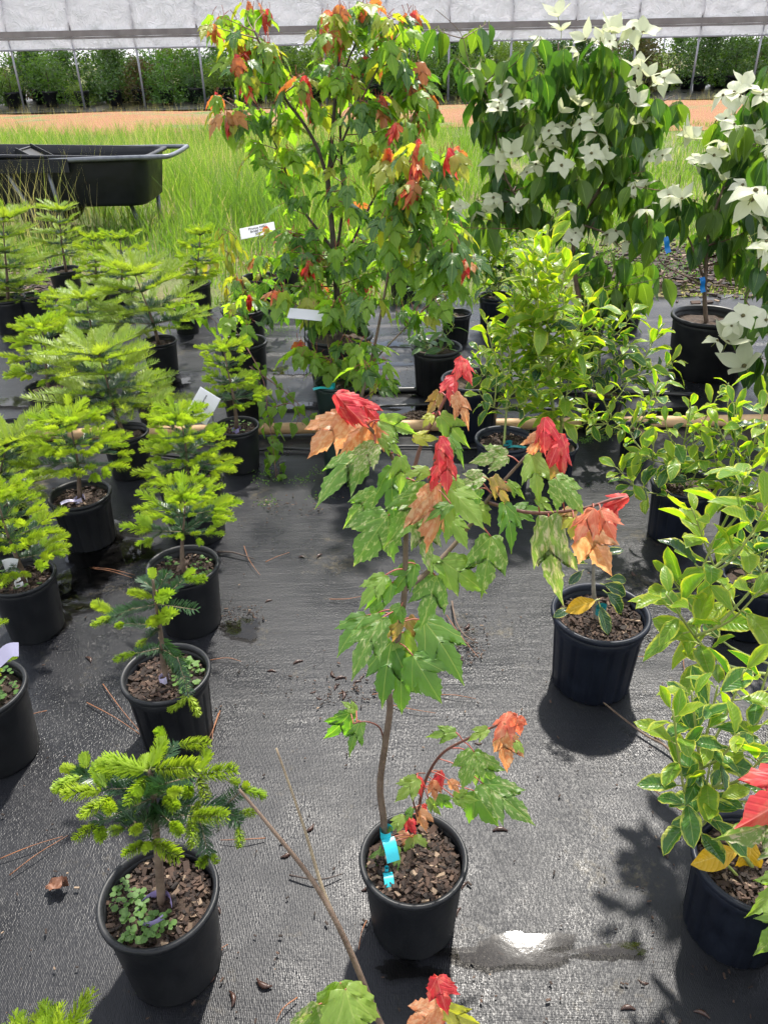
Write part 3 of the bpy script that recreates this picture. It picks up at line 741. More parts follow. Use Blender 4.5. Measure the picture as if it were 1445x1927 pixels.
# ------------------------------------------------------------------ firs
def fir(label, rim, top_px, Rpx, style='compact', seed=0, ratio=.95, near=0, weeds=0, potstyle='plain', mt=None, nwh=4, nb=5, side=True, tagm=None,
        lean=(0, 0), soil=.84, front=.8, shp=.92, el0=2, group='potted fir saplings', name='potted_fir', sector=None, tail=None, shs=1.0, P=None, bare=0.3, D=None):
    r = random.Random(seed)
    if P is None: P, D, h = solve_pot(*rim, ratio)
    else: P = Vector(P); h = D * ratio
    t = thing(name, label, 'fir sapling', P, group)
    ps = pot_on(t, P, D, h, potstyle, mt, soil, near, weeds, seed, sector)
    tw_ = gy(top_px[0], top_px[1], P.y + lean[1]); H = tw_.z - ps.z; R = Rpx / pxm(tw_)
    top = Vector((tw_.x, tw_.y, tw_.z)); lean = (top.x - ps.x, top.y - ps.y)
    def tp(f): return ps + (top - ps) * f + Vector((.006 * math.sin(f * 5 + seed), .004 * math.cos(f * 6 + seed), 0))
    b = MB(); b.tube([tp(f / 6) - Vector((0, 0, .01 if f == 0 else 0)) for f in range(7)], [max(.010 * (1 - f / 6), .0028) * (H / .35) ** .5 for f in range(7)], 7)
    obj('trunk', b.mesh('trunk', [bark]), t)
    if tagm: band_tag(t, ps + Vector((0, 0, .005)), tagm, tail=tail)
    comp = style == 'compact'
    new, old = (SH_NEW, SH_OLD) if comp else (SH_FEA, SH_FEO)
    nL, oL = (.055, .10) if comp else (.14, .14)
    def put(nm, ms, p, d, s):
        zh = Vector((r.uniform(-.25, .25), r.uniform(-.25, .25), 1))
        return obj(nm, r.choice(ms), t, frame(p, d, zh, s, s * 1.0, s))
    for wi in range(nwh):
        f = bare + (1 - bare) * (wi / max(nwh - 1, 1)) * .93
        z0 = tp(f); tt = wi / max(nwh - 1, 1)
        L = R * 1.08 * (1 - .38 * tt) * r.uniform(.9, 1.05)
        a0 = r.uniform(0, 6.28)
        for k in range(nb):
            an = a0 + 2 * math.pi * k / nb + r.uniform(-.3, .3); el = math.radians(el0 + (20 - el0 * .5) * tt + r.uniform(-12, 10))
            d = Vector((math.cos(an) * math.cos(el), math.sin(an) * math.cos(el), math.sin(el)))
            Lb = L * r.uniform(.75, 1.1) * (1 - (1 - front) * max(0, -math.sin(an)))
            lo = Lb * (.58 if comp else .45)
            put('twig', old, z0, d, lo / oL)
            tip = z0 + d * lo * .97
            perp = Vector((-math.sin(an), math.cos(an), 0))
            ln = (Lb * .42 if comp else Lb * .62) * shs
            ln = min(max(ln, nL * .55), nL * (1.45 if comp else 1.25))
            put('shoot', new, tip, d + Vector((0, 0, .12)), ln / nL)
            for sg in (-1, 1):
                if r.random() < shp: put('shoot', new, tip - d * .004, d * .75 + perp * sg * r.uniform(.7, 1.0) + Vector((0, 0, r.uniform(-.05, .2))), ln / nL * r.uniform(.6, .9))
            if side and Lb > .09:
                for sg in (-1, 1):
                    q = z0 + d * lo * r.uniform(.45, .65); dd = (d * .75 + perp * sg * .85 + Vector((0, 0, r.uniform(-.15, .1)))).normalized()
                    l2 = lo * .55
                    put('twig', old, q, dd, l2 / oL)
                    e = q + dd * l2 * .97
                    put('shoot', new, e, dd + Vector((0, 0, .1)), ln / nL * r.uniform(.6, .85))
                    if comp and r.random() < .6: put('shoot', new, e, dd * .6 + perp * sg * .8, ln / nL * r.uniform(.45, .6))
    for k in range(5):
        an = 2 * math.pi * k / 5 + seed
        d = Vector((math.cos(an), math.sin(an), .3 + r.uniform(-.15, .25)))
        put('shoot', new, top, d, r.uniform(.8, 1.2) * min(1.2, R / .17) * shs)
    put('shoot', new, top, (lean[0] * .3, lean[1] * .3, 1), .6 * min(1.2, R / .17) * shs)
    return t

def hand_fir(label, rim, ratio, ox, oy, k, trunk, twigs, shoots, near, weeds, sector, tagm, seed, potstyle='plain', tagr=.03):
    r = random.Random(seed); P, D, h = solve_pot(*rim, ratio)
    t = thing('potted_fir', label, 'fir sapling', P, 'potted fir saplings'); ps = pot_on(t, P, D, h, potstyle, None, .84, near, weeds, seed, sector)
    def W(x, y, dy): return gy(ox + x * k, oy + y * k, P.y + dy)
    q = smooth([ps - Vector((0, 0, .01))] + [W(x, y, 0) for x, y in trunk], 4)
    b = MB(); b.tube(q, [.0085 + (.003 - .0085) * i / (len(q) - 1) for i in range(len(q))], 8); obj('trunk', b.mesh('trunk', [bark]), t)
    if tagm: band_tag(t, ps + Vector((-.004, 0, .008)), tagm, tagr, .02)
    for nm, lst, ms, L0 in (('twig', twigs, SH_OLD, .10), ('shoot', shoots, SH_NEAR, .055)):
        for e in lst:
            x0, y0, x1, y1 = e[:4]; d0, d1 = (e[4], e[5]) if len(e) > 4 else (0, 0)
            a, c = W(x0, y0, d0), W(x1, y1, d1); d = c - a; s_ = d.length / L0
            sw = max(s_, 1.05) if nm == 'twig' else 1.3 * (.5 * s_ + .5 * min(1.5, max(.85, s_)))
            obj(nm, r.choice(ms), t, frame(a, d, Vector((r.uniform(-.2, .2), -.45 + r.uniform(-.2, .2), .9)), s_, sw, sw))
    return t
hand_fir('small bushy fir with lime green shoots in the nearest pot at the front left', (298, 1682, 226), .98, 100, 1370, .2768,
  [(715, 850), (690, 600), (680, 400), (655, 290)],
  [(690, 400, 970, 320, 0, .02), (700, 470, 900, 400, 0, .05), (670, 330, 830, 110, 0, .07), (690, 380, 440, 320, 0, .04), (690, 410, 350, 415, 0, -.01), (700, 570, 940, 600, 0, -.04), (700, 570, 660, 770, 0, -.08), (700, 580, 480, 690, 0, -.05), (690, 470, 290, 650, 0, -.03),
   (700, 520, 1170, 540, 0, .04), (1150, 545, 1290, 420, .04, .06), (1170, 540, 1270, 650, .04, .03), (980, 560, 1060, 870, -.01, -.05), (440, 330, 230, 340, .04, .05), (250, 345, 160, 290, .05, .07), (690, 450, 560, 560, 0, .09), (690, 440, 860, 520, 0, .1), (700, 560, 880, 700, 0, -.05), (560, 640, 420, 560, -.04, 0), (1100, 540, 1130, 700, .03, -.02), (700, 560, 610, 660, 0, -.07), (700, 540, 810, 650, 0, -.08), (690, 430, 600, 470, 0, -.06), (690, 430, 790, 430, 0, -.07), (690, 360, 760, 390, 0, -.06)],
  [(665, 270, 745, 90, 0, .05), (760, 95, 715, 8, .07, .09), (850, 110, 1055, 105, .07, .07), (975, 310, 1055, 165, .02, .06), (985, 320, 1235, 290, .02, .02), (690, 280, 965, 265, 0, -.01), (630, 290, 340, 235, 0, .02), (645, 330, 515, 515, 0, -.05), (990, 335, 1045, 480, .02, -.01), (930, 370, 915, 470, .03, .0), (360, 400, 305, 260, -.01, .04),
   (345, 425, 80, 440, -.01, -.02), (400, 465, 195, 595, -.02, -.05), (350, 480, 400, 570, -.02, -.05), (165, 290, 70, 270, .07, .08), (230, 270, 215, 185, .06, .09), (190, 330, 15, 410, .05, .04), (290, 650, 155, 755, -.03, -.06), (300, 660, 340, 755, -.03, -.06), (480, 690, 385, 700, -.05, -.06), (620, 775, 495, 865, -.08, -.11), (650, 780, 640, 840, -.08, -.1),
   (680, 770, 855, 880, -.08, -.11), (945, 600, 1175, 600, -.04, -.05), (935, 610, 950, 800, -.04, -.08), (1000, 490, 940, 640, .0, -.03), (1290, 420, 1435, 460, .06, .06), (1265, 580, 1375, 575, .05, .05), (1265, 660, 1270, 805, .03, 0), (1060, 870, 990, 940, -.05, -.07), (1080, 850, 1115, 915, -.05, -.06), (1200, 350, 1265, 370, .05, .05), (1290, 410, 1325, 375, .06, .07), (760, 470, 835, 550, .0, -.03), (860, 510, 800, 470, .1, .12), (570, 560, 500, 610, .09, .1), (620, 290, 640, 205, .0, .04), (610, 655, 540, 720, -.07, -.09), (800, 640, 870, 720, -.08, -.1), (610, 465, 560, 420, -.06, -.05), (780, 430, 870, 440, -.07, -.08)],
  2, 46, (2.6, 5.4), purple_m, 1)
hand_fir('sparse dark fir with one branch drooping over the right rim of its pot', (312, 1264, 168), .95, 0, 860, .36,
  [(855, 1080), (845, 950), (818, 780), (800, 640)],
  [(815, 770, 590, 820, 0, -.02), (830, 770, 1035, 800, 0, -.02), (850, 740, 960, 640, 0, .05), (845, 1000, 935, 1060, 0, -.03), (930, 1050, 990, 1250, -.03, -.08), (840, 1000, 700, 1030, 0, -.03), (830, 880, 640, 870, 0, 0), (815, 720, 880, 600, 0, .06), (830, 900, 760, 960, 0, -.06), (835, 950, 960, 1120, 0, .04), (700, 790, 560, 860, -.01, -.04), (820, 700, 740, 640, 0, .06)],
  [(600, 820, 495, 765, -.02, 0), (585, 830, 490, 880, -.03, -.06), (985, 1245, 890, 1320, -.08, -.1), (988, 1245, 1035, 1345, -.08, -.1), (715, 1025, 605, 1060, -.03, -.05), (800, 735, 680, 705, 0, .0), (960, 645, 1075, 640, .05, .05), (800, 640, 795, 590, 0, .03), (825, 745, 890, 725, 0, -.04), (650, 870, 610, 890, 0, -.02), (960, 640, 1010, 590, .05, .08), (770, 950, 720, 990, -.06, -.08), (840, 850, 900, 830, 0, -.05), (820, 840, 790, 880, 0, -.05)],
  2, 40, (-.8, 1.2), lilac_m, 2, 'step', .012)
fir('dense fir with lime shoots, third pot back in the inner left row', (344, 1062, 137), (345, 935), 118, 'compact', 3, 1.0, 1, 26, nwh=3, nb=5, bare=.55, shs=1.15, front=.6, el0=10, shp=.85)
fir('spreading fir in the pot holding the white price sign', (358, 902, 126), (338, 785), 110, 'compact', 4, .95, 1, 14, nwh=4, nb=5, tagm=purple_m, shs=1.2, tail=(.04, -.02, .0))
fir('bushy fir with knobbly lime shoots standing just right of the price sign', (445, 800, 86), (424, 655), 76, 'compact', 6, 1.02, 1, 14, nwh=4, nb=5, tagm=purple_m, bare=.4, shs=1.15)
fir('open fir with a bare lower stem and a lilac tag across its pot', (150, 928, 116), (134, 795), 122, 'compact', 5, .92, 1, 0, nwh=3, nb=5, tagm=lilac_m, tail=(-.05, -.03, .01), potstyle='step', bare=.5, shs=1.3)
fir('bright fir in the wide black pot at the left edge, below the lilac tagged fir', (40, 1082, 126), (-5, 930), 112, 'compact', 7, 1.02, 1, 10, nwh=4, nb=5, tagm=card_m, shs=1.25)
fir('small fir in the pot with a pale sticker at the left edge', (-40, 1296, 172), (-45, 1120), 80, 'compact', 8, 1.0, 1, 60, nwh=3, nb=5, tagm=lilac_m, tail=(.06, -.03, .05))
fir('tall feathery fir with long flat sprays in the pot behind the lilac tagged fir', (234, 812, 91), (185, 668), 165, 'feather', 9, .95, 0, 0, nwh=4, nb=6, bare=.4)
fir('feathery fir in the pot left of the tallest feathery fir', (92, 726, 90), (78, 615), 85, 'compact', 10, .92, 0, 0, nwh=4, nb=5, bare=.35, shs=1.3)
fir('large feathery fir with a wide crown in the fourth pot along the middle left', (299, 640, 68), (255, 512), 155, 'feather', 12, .95, 0, 0, nwh=4, nb=6, bare=.3)
fir('pale feathery fir between the two largest feathery firs', (172, 632, 62), (165, 562), 110, 'feather', 13, .95, 0, 0, nwh=3, nb=5, bare=.3)
fir('upright fir in a low round pot in front of the black cart', (122, 506, 62), (112, 395), 72, 'feather', 14, .8, 0, 0, nwh=5, nb=5, bare=.3, shs=.9)
fir('fir with yellow green tips in a ribbed pot at the left edge', (56, 556, 56), (18, 540), 55, 'feather', 15, 1.1, 0, 0, nwh=3, nb=5, potstyle='ribbed', shs=.9)
fir('light green fir in the back row beside the white plum sign', (369, 532, 56), (376, 438), 52, 'compact', 16, .95, 0, 0, nwh=4, nb=5, bare=.25, shs=1.5)
fir('lime tipped fir low behind the upright fir in the round pot', (182, 535, 50), (176, 448), 42, 'compact', 17, .9, 0, 0, nwh=4, nb=5, shs=1.5, bare=.3)
fir('dark blue green fir reaching out to the right under the cart', (228, 545, 50), (228, 448), 70, 'compact', 18, .9, 0, 0, nwh=3, nb=5, shs=1.0, bare=.3)
fir('big pale fir at the left edge beside the cart', (12, 560, 70), (8, 410), 92, 'feather', 19, .9, 0, 0, nwh=5, nb=6, bare=.25, shs=1.0)
fir('low spreading fir at the left edge with bright shoots', (-10, 935, 110), (12, 835), 130, 'feather', 21, .95, 0, 0, nwh=4, nb=6, shs=.9)
fir('fir mostly cut off by the left edge beside the front pot', None, (-62, 1490), 105, 'compact', 23, 1.0, P=gz(-120, 1690), D=.2, nwh=4, nb=5, shs=1.2)
fir('fir at the bottom left corner, only its shoot tips in the frame', None, (90, 2010), 150, 'compact', 24, 1.0, P=gz(60, 2170), D=.2, nwh=4, nb=6, shs=1.3)
fir('small fir in the dark pot half hidden behind the tallest feathery fir', (285, 742, 66), (290, 705), 40, 'compact', 25, 1.0, 0, 0, nwh=3, nb=5)
fir('dim fir low between the back pots at the left', (100, 610, 50), (108, 560), 45, 'compact', 26, .9, 0, 0, nwh=3, nb=5, shs=1.3)

# ------------------------------------------------------------------ generic leafy plants
def stem_part(t, name, pts, r0, r1, mt, n=8, sm=4):
    q = smooth(pts, sm) if len(pts) > 2 else [Vector(p) for p in pts]
    rad = [r0 + (r1 - r0) * i / (len(q) - 1) for i in range(len(q))]
    b = MB(); b.tube(q, rad, n); obj(name, b.mesh(name, [mt]), t); return q
def inpoly(x, y, poly):
    c = False; j = len(poly) - 1
    for i in range(len(poly)):
        xi, yi = poly[i]; xj, yj = poly[j]
        if (yi > y) != (yj > y) and x < (xj - xi) * (y - yi) / (yj - yi) + xi: c = not c
        j = i
    return c
def scatter(poly, n, md, r):
    xs = [p[0] for p in poly]; ys = [p[1] for p in poly]; out = []
    for _ in range(n * 60):
        if len(out) >= n: break
        x = r.uniform(min(xs), max(xs)); y = r.uniform(min(ys), max(ys))
        if inpoly(x, y, poly) and all((x - a) ** 2 + (y - b_) ** 2 > md * md for a, b_ in out): out.append((x, y))
    return out
def attach(skel, tip, r):
    best = None
    for p in skel:
        if p.z > tip.z - .01: continue
        d = (p - tip).length + .7 * max(0, .05 - (tip.z - p.z)) + .15 * abs((tip - p).length - .2)
        if best is None or d < best[0]: best = (d, p)
    return best[1] if best else min(skel, key=lambda p: (p - tip).length)
def twig_to(t, skel, tip, r, mt, r0=.003, r1=.0012, sagy=.0):
    a = attach(skel, tip, r); mid = (a + tip) / 2 + Vector((r.uniform(-.02, .02), r.uniform(-.02, .02), -.02 * (tip - a).length + sagy))
    q = smooth([a, mid, tip], 5)
    b = MB(); b.tube(q, [r0 + (r1 - r0) * i / (len(q) - 1) for i in range(len(q))], 5); obj('twig', b.mesh('twig', [mt]), t)
    return q
def along(q, s):
    k = min(int(s * (len(q) - 1)), len(q) - 2); f = s * (len(q) - 1) - k
    return q[k] + (q[k + 1] - q[k]) * f, (q[k + 1] - q[k]).normalized()
LEAFQ = {}
def flush(t, limit=300):
    q = LEAFQ.pop(t.name, [])
    q.sort(key=lambda e: (e[2].translation - CAMP).length)
    for nm, me, M, mt in q[:limit]:
        o = obj(nm, me, t, M); setmat(o, mt)
    rest = q[limit:]
    if not rest: return
    V = []; F = []; MI = []; UV = []; mats = []; off = 0
    for nm, me, M, mt in rest:
        for mm in (mt, me.materials[1]):
            if mm not in mats: mats.append(mm)
        idx = (mats.index(mt), mats.index(me.materials[1]))
        V += [M @ v.co for v in me.vertices]
        uvd = {}
        ul = me.uv_layers[0].data
        for pl in me.polygons:
            F.append(tuple(off + i for i in pl.vertices)); MI.append(idx[pl.material_index])
            for li in pl.loop_indices: uvd[me.loops[li].vertex_index] = tuple(ul[li].uv)
        UV += [uvd.get(i, (.5, .5)) for i in range(len(me.vertices))]; off += len(me.vertices)
    b = MB(); b.v = V; b.f = F; b.mi = MI
    o = obj('leaves', b.mesh('leaves', mats, True, UV), t); o['kind'] = 'stuff'
def droopleaf(t, me, mt, p, out, dr, L, r, name='leaf'):
    out = Vector((out.x, out.y, 0)) if abs(out.z) < .95 else Vector((r.uniform(-1, 1), r.uniform(-1, 1), 0))
    if out.length < 1e-3: out = Vector((1, 0, 0))
    out.normalize()
    y = out * math.cos(dr) + Vector((0, 0, -math.sin(dr))); z = out * math.sin(dr) + Vector((0, 0, math.cos(dr)))
    z += Vector((r.uniform(-.6, .6), r.uniform(-.6, .6), r.uniform(-.3, .3)))
    LEAFQ.setdefault(t.name, []).append((name, me, frame(p, y, z, L, L * r.uniform(.8, 1.1)), mt))

# ------------------------------------------------------------------ background maples
def maple(label, P, D, h, stems, polys, reds, Y, seed, leafL, potstyle='plain', mt=None, near=0, group='young red maples', dspread=.2, lower=None, soil=.84, red_p=.0, npair=(2, 3), tagp=None, trunk_m=None):
    r = random.Random(seed)
    t = thing('potted_maple', label, 'maple', P, group)
    ps = pot_on(t, P, D, h, potstyle, mt, soil, near, 0, seed)
    skel = []
    for i, (pts, r0, r1) in enumerate(stems):
        w_ = [gy(x, y, Y + dy) for x, y, dy in pts]
        if i == 0: w_.insert(0, Vector((ps.x + (w_[0].x - ps.x) * .6, ps.y, ps.z - .01)))
        skel += stem_part(t, 'trunk' if i == 0 else 'branch', w_, r0, r1, trunk_m or bark_dark)
    tips = []
    for poly, n, md in polys:
        tips += [(x, y, 0) for x, y in scatter(poly, n, md, r)]
    tips += [(x, y, 1) for x, y in reds]
    for (x, y, red) in tips:
        dy = r.gauss(0, dspread * .6)
        tip = gy(x, y, Y + max(-dspread * 1.6, min(dspread * 1.6, dy)))
        q = twig_to(t, skel, tip, r, stem_red_dark)
        az = r.uniform(0, 6.28); hi = (tip.z > 1.0)
        for k in range(r.randint(*npair)):
            s = 1 - k * .22 - .04
            p, d = along(q, max(s, .25))
            for sg in (0, math.pi):
                a = az + sg + r.uniform(-.4, .4); outv = Vector((math.cos(a), math.sin(a), 0)) * .9 + d * .3
                L = leafL * r.uniform(.6, 1.2) * (1 if k else .85)
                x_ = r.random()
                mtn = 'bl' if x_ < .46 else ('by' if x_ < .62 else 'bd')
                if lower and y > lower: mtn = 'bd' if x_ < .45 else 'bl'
                if red and k == 0: mtn = 'bo' if x_ < .3 else ('by' if x_ < .7 else 'bl')
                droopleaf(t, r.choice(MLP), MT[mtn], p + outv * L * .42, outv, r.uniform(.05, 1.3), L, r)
            az += math.pi / 2
        if red or r.random() < red_p:
            for _ in range(r.randint(2, 4)):
                a = r.uniform(0, 6.28); outv = Vector((math.cos(a), math.sin(a), 0))
                droopleaf(t, r.choice(MLQ), MT['r' if r.random() < .5 else ('c' if r.random() < .6 else 'bo')], tip + Vector((0, 0, r.uniform(-.015, .02))) + outv * .012, outv, r.uniform(.9, 1.45), leafL * r.uniform(.5, .78), r)
    flush(t); return t

P, D, h = solve_pot(637, 628, 130, .78); YB = P.y
print('big maple', P, D, YB)
big = maple('tallest bushy maple with red tipped leaves in the largest pot of the centre', P, D, h,
  [([(636, 590, 0), (632, 520, 0), (626, 440, 0), (617, 340, 0), (622, 300, .02), (628, 220, .02), (640, 90, .03), (650, 20, .04)], .017, .005),
   ([(617, 340, 0), (598, 280, -.05), (570, 230, -.08), (540, 190, -.1), (510, 130, -.1), (480, 60, -.12)], .009, .003),
   ([(628, 470, 0), (560, 380, .05), (530, 300, .05), (505, 240, .06)], .007, .003),
   ([(630, 500, 0), (645, 380, .08), (640, 230, .1), (650, 130, .1), (690, 40, .12)], .008, .003),
   ([(622, 320, 0), (660, 230, -.05), (700, 150, -.06), (750, 60, -.08)], .006, .002),
   ([(632, 520, 0), (690, 400, .05), (740, 300, .08), (790, 210, .08)], .007, .002)],
  [([(600, 20), (650, 0), (760, 10), (775, 80), (790, 200), (800, 330), (770, 420), (700, 460), (560, 470), (520, 420), (500, 330), (440, 250), (430, 220), (470, 150), (440, 60), (500, 40), (540, 120), (590, 150), (595, 80)], 60, 30),
   ([(520, 430), (700, 430), (740, 520), (690, 590), (560, 590), (480, 540), (500, 470)], 20, 30)],
  [(400, 50), (415, 30), (470, 10), (455, 80), (505, 85), (460, 140), (410, 180), (430, 215), (570, 150), (605, 60), (618, 30), (637, 60), (685, 5), (690, 110), (722, 205), (800, 185), (795, 210), (778, 30), (780, 120), (720, 190), (655, 385), (555, 470), (580, 500), (600, 540), (690, 520), (545, 440), (600, 490), (500, 20), (520, 110), (640, 20), (715, 60), (755, 110), (770, 160), (745, 240), (590, 200), (660, 150), (480, 100), (445, 110)],
  YB, 5, .10, lower=330)
# slender leaning maple whose crown mixes in at the right
P, D, h = solve_pot(648, 806, 98, 1.0); Y2 = P.y
maple('slender leaning maple in the dark green pot behind the scarlet shoot', P, D, h,
  [([(668, 790, 0), (682, 740, .02), (698, 680, .05), (715, 600, .08), (733, 500, .12), (745, 420, .15), (765, 330, .18)], .009, .003),
   ([(693, 690, .05), (740, 640, .05), (800, 580, .06), (860, 510, .06)], .004, .0015)],
  [([(735, 330), (830, 290), (860, 400), (850, 470), (790, 520), (720, 500), (715, 400)], 26, 28), ([(700, 560), (800, 560), (830, 520), (870, 520), (800, 620)], 5, 30), ([(665, 640), (725, 650), (725, 720), (680, 700)], 4, 26)],
  [(763, 330), (760, 350), (783, 310), (845, 290), (860, 285), (848, 430), (790, 270), (730, 290), (875, 490), (872, 480), (775, 345)],
  Y2 + .25, 8, .10, mt=pot_green, dspread=.12, trunk_m=bark)
P, D, h = solve_pot(632, 718, 84, 1.0)
sap = maple('small maple sapling in the green pot with a teal tag', P, D, h,
  [([(625, 690, 0), (618, 650, .0), (610, 600, .03)], .007, .003)],
  [([(560, 650), (620, 650), (680, 640), (680, 700), (600, 690)], 6, 26), ([(560, 540), (690, 540), (680, 600), (570, 600)], 6, 30)], [(565, 650), (520, 550)],
  P.y, 11, .10, mt=pot_green, dspread=.08, trunk_m=bark)
band_tag(sap, P + Vector((-.02, -.04, h * .9)), teal_m, .02, .025, (-.08, -.02, .01))
def small_maple(label, rim, tip_poly, reds, seed, ratio=.95, top=None, n=6, style='plain'):
    P, D, h = solve_pot(*rim, ratio)
    return maple(label, P, D, h, [([(rim[0], rim[1] - 5, 0), ((rim[0] + top[0]) / 2 + 4, (rim[1] + top[1]) / 2, 0), (top[0], top[1], 0)], .004, .0018)],
       [(tip_poly, n, 22)], reds, P.y, seed, .085, dspread=.07, soil=.7, potstyle=style, trunk_m=bark)
small_maple('thin maple whip in the pot between the wide pot and the plum sign pot', (457, 580, 84), [(440, 520), (520, 530), (530, 590), (450, 580)], [(450, 525), (472, 545)], 12, .8, (455, 520), 6)
small_maple('thin maple whip in the back pot beside the plum sign', (490, 520, 72), [(470, 470), (530, 490), (540, 530), (480, 520)], [(478, 490), (500, 430)], 13, .8, (490, 450), 5)
small_maple('maple whip in the wide empty looking pot behind the right hand fir', (457, 642, 92), [(430, 560), (490, 560), (500, 610), (440, 610)], [(470, 560)], 14, .95, (455, 570), 3)
for lab, rim in (('black pot at the left edge above the brown puddle', (14, 800, 66)), ('plain black pot behind the right hand fir, nearly hidden', (452, 722, 76)), ('tall black pot in the gap beside the back maple whip', (538, 505, 56)), ('ribbed black pot under trailing redbud leaves', (347, 575, 50))):
    P, D, h = solve_pot(*rim, 1.05); t = thing('nursery_pot', lab, 'pot', P); pot_on(t, P, D, h, 'ribbed' if 'ribbed' in lab else 'plain', None, .8)

# ------------------------------------------------------------------ dogwoods
def dogwood(label, P, D, h, stems, polys, flowers, Y, seed, leafL, fr, dspread=.2, extra=(), pot=True, frp=None, mt=None):
    r = random.Random(seed)
    t = thing('potted_dogwood', label, 'dogwood', P, 'flowering dogwoods')
    ps = pot_on(t, P, D, h, 'plain', mt, .85, 0, 0, seed)
    skel = []
    for i, (pts, r0, r1) in enumerate(stems):
        w_ = [gy(x, y, Y + dy) for x, y, dy in pts]
        if i == 0: w_.insert(0, Vector((ps.x, ps.y, ps.z - .01)))
        skel += stem_part(t, 'trunk' if i == 0 else 'branch', w_, r0, r1, bark)
    tips = []
    for poly, n, md in polys: tips += scatter(poly, n, md, r)
    tips += list(extra)
    for (x, y) in tips:
        dy = max(-dspread * 1.5, min(dspread * 1.5, r.gauss(0, dspread * .7)))
        tip = gy(x, y, Y + dy); q = twig_to(t, skel, tip, r, stem_red_dark if r.random() < .4 else bark, .003, .0013)
        az = r.uniform(0, 6.28)
        for k in range(r.randint(2, 3)):
            p, d = along(q, max(1 - k * .26, .2))
            for sg in (0, math.pi):
                a = az + sg + r.uniform(-.3, .3); outv = Vector((math.cos(a), math.sin(a), 0))
                L = leafL * r.uniform(.75, 1.15)
                droopleaf(t, r.choice(KL), MT['kd' if r.random() < .58 else 'kl'], p + outv * .012, outv, r.uniform(.75, 1.45), L, r)
            az += math.pi / 2
    flush(t)
    more = [(f[0] + r.uniform(-26, 26), f[1] + r.uniform(-14, 26), .8) for f in flowers if r.random() < .85 and f[1] > 60]
    for f in list(flowers) + more:
        x, y = f[0], f[1]; s = f[2] if len(f) > 2 else 1.0
        p = gy(x, y, Y - r.uniform(.03, dspread * 1.35) - (f[3] if len(f) > 3 else 0))
        zn = Vector((r.gauss(0, .45), -.45 + r.gauss(0, .4), .9)); yd = Vector((r.uniform(-1, 1), r.uniform(-1, 1), 0))
        o = obj('flower', r.choice(FL), t, frame(p, yd - zn.normalized() * yd.dot(zn.normalized()), zn, fr * s * r.uniform(.7, 1.12)))
    return t
def c3(x, y, *k): return (840 + x * .4187, y * .4187) + k
P, D, h = solve_pot(1100, 592, 84, .95)
fl1 = [c3(*a) for a in [(500,75),(515,140),(420,185),(625,180),(745,110),(740,150),(690,195),(840,130),(880,150),(130,350),(250,360),(245,430),(290,480),(860,310),(900,345),(975,355),(845,470),(350,440),(560,450),(355,570),(460,590),(400,610),(680,560),(670,600),(500,670),(400,740),(515,745),(650,690),(645,730),(290,690),(230,720),(330,670),(210,890),(180,950),(320,920),(545,920),(600,560),(600,480),(60,930),(40,970),(830,560),(600,1060),(560,1080),(760,1040),(820,1090),(880,840),(1080,620),(1060,610),(1110,740),(970,700),(840,860)]]
dogwood('wide dogwood covered in white flowers, left of the two big dogwoods', P, D, h,
  [([(1085, 540, 0), (1078, 480, 0), (1087, 420, 0), (1133, 347, 0), (1150, 290, 0), (1155, 200, 0), (1150, 90, 0)], .014, .004),
   ([(1087, 420, 0), (1050, 340, .05), (1048, 220, .05), (1050, 80, .06)], .009, .003),
   ([(1080, 460, 0), (980, 380, -.05), (940, 300, -.05), (925, 200, -.05), (890, 140, -.05)], .007, .002),
   ([(1133, 347, 0), (1190, 280, .05), (1220, 210, .05), (1270, 180, .05)], .006, .002),
   ([(890, 140, -.05), (880, 110, -.05), (865, 60, -.05), (820, 18, -.05)], .002, .0012),
   ([(1087, 420, 0), (1140, 440, -.1), (1170, 470, -.14)], .006, .002)],
  [([(905, 140), (1020, 70), (1090, 75), (1160, 70), (1180, 120), (1230, 180), (1245, 250), (1215, 320), (1180, 360), (1140, 400), (1060, 410), (950, 400), (910, 350), (915, 270), (890, 200)], 84, 23),
   ([(1080, 440), (1230, 480), (1250, 540), (1200, 570), (1120, 570), (1095, 500)], 14, 24), ([(850, 380), (905, 370), (910, 430), (860, 450)], 4, 20), ([(1170, 320), (1250, 330), (1290, 330), (1250, 380), (1190, 380)], 6, 22)],
  fl1, P.y, 31, .14, .070, extra=[(822, 55), (908, 110), (915, 45), (902, 128), (1280, 190), (1230, 185), (860, 110), (880, 130)])
P, D, h = solve_pot(1333, 592, 135, .85)
P3 = P.copy()
fl2 = [c3(*a) for a in [(1240,640),(1190,760),(1030,890),(1330,395),(1400,420),(1390,640),(1290,560),(1200,700),(1000,880),(900,920),(1380,590)]]
dg2 = dogwood('dogwood in the biggest pot at the right with blue tape on its stems', P, D, h,
  [([(1325, 560, 0), (1328, 500, 0), (1330, 450, 0), (1350, 380, .02), (1390, 280, .02), (1420, 180, .02)], .012, .004),
   ([(1322, 520, 0), (1300, 460, -.04), (1275, 400, -.04), (1280, 330, -.04)], .006, .002),
   ([(1326, 540, 0), (1290, 520, -.1), (1250, 500, -.12), (1235, 480, -.12)], .005, .002),
   ([(1330, 450, 0), (1370, 400, -.04), (1400, 350, -.05)], .006, .002)],
  [([(1340, 230), (1400, 190), (1450, 110), (1500, 120), (1500, 480), (1400, 480), (1330, 440), (1300, 480), (1260, 440), (1230, 400), (1290, 340), (1320, 290)], 46, 26)],
  fl2, P.y, 32, .14, .070, extra=[(1190, 350), (1215, 400)])
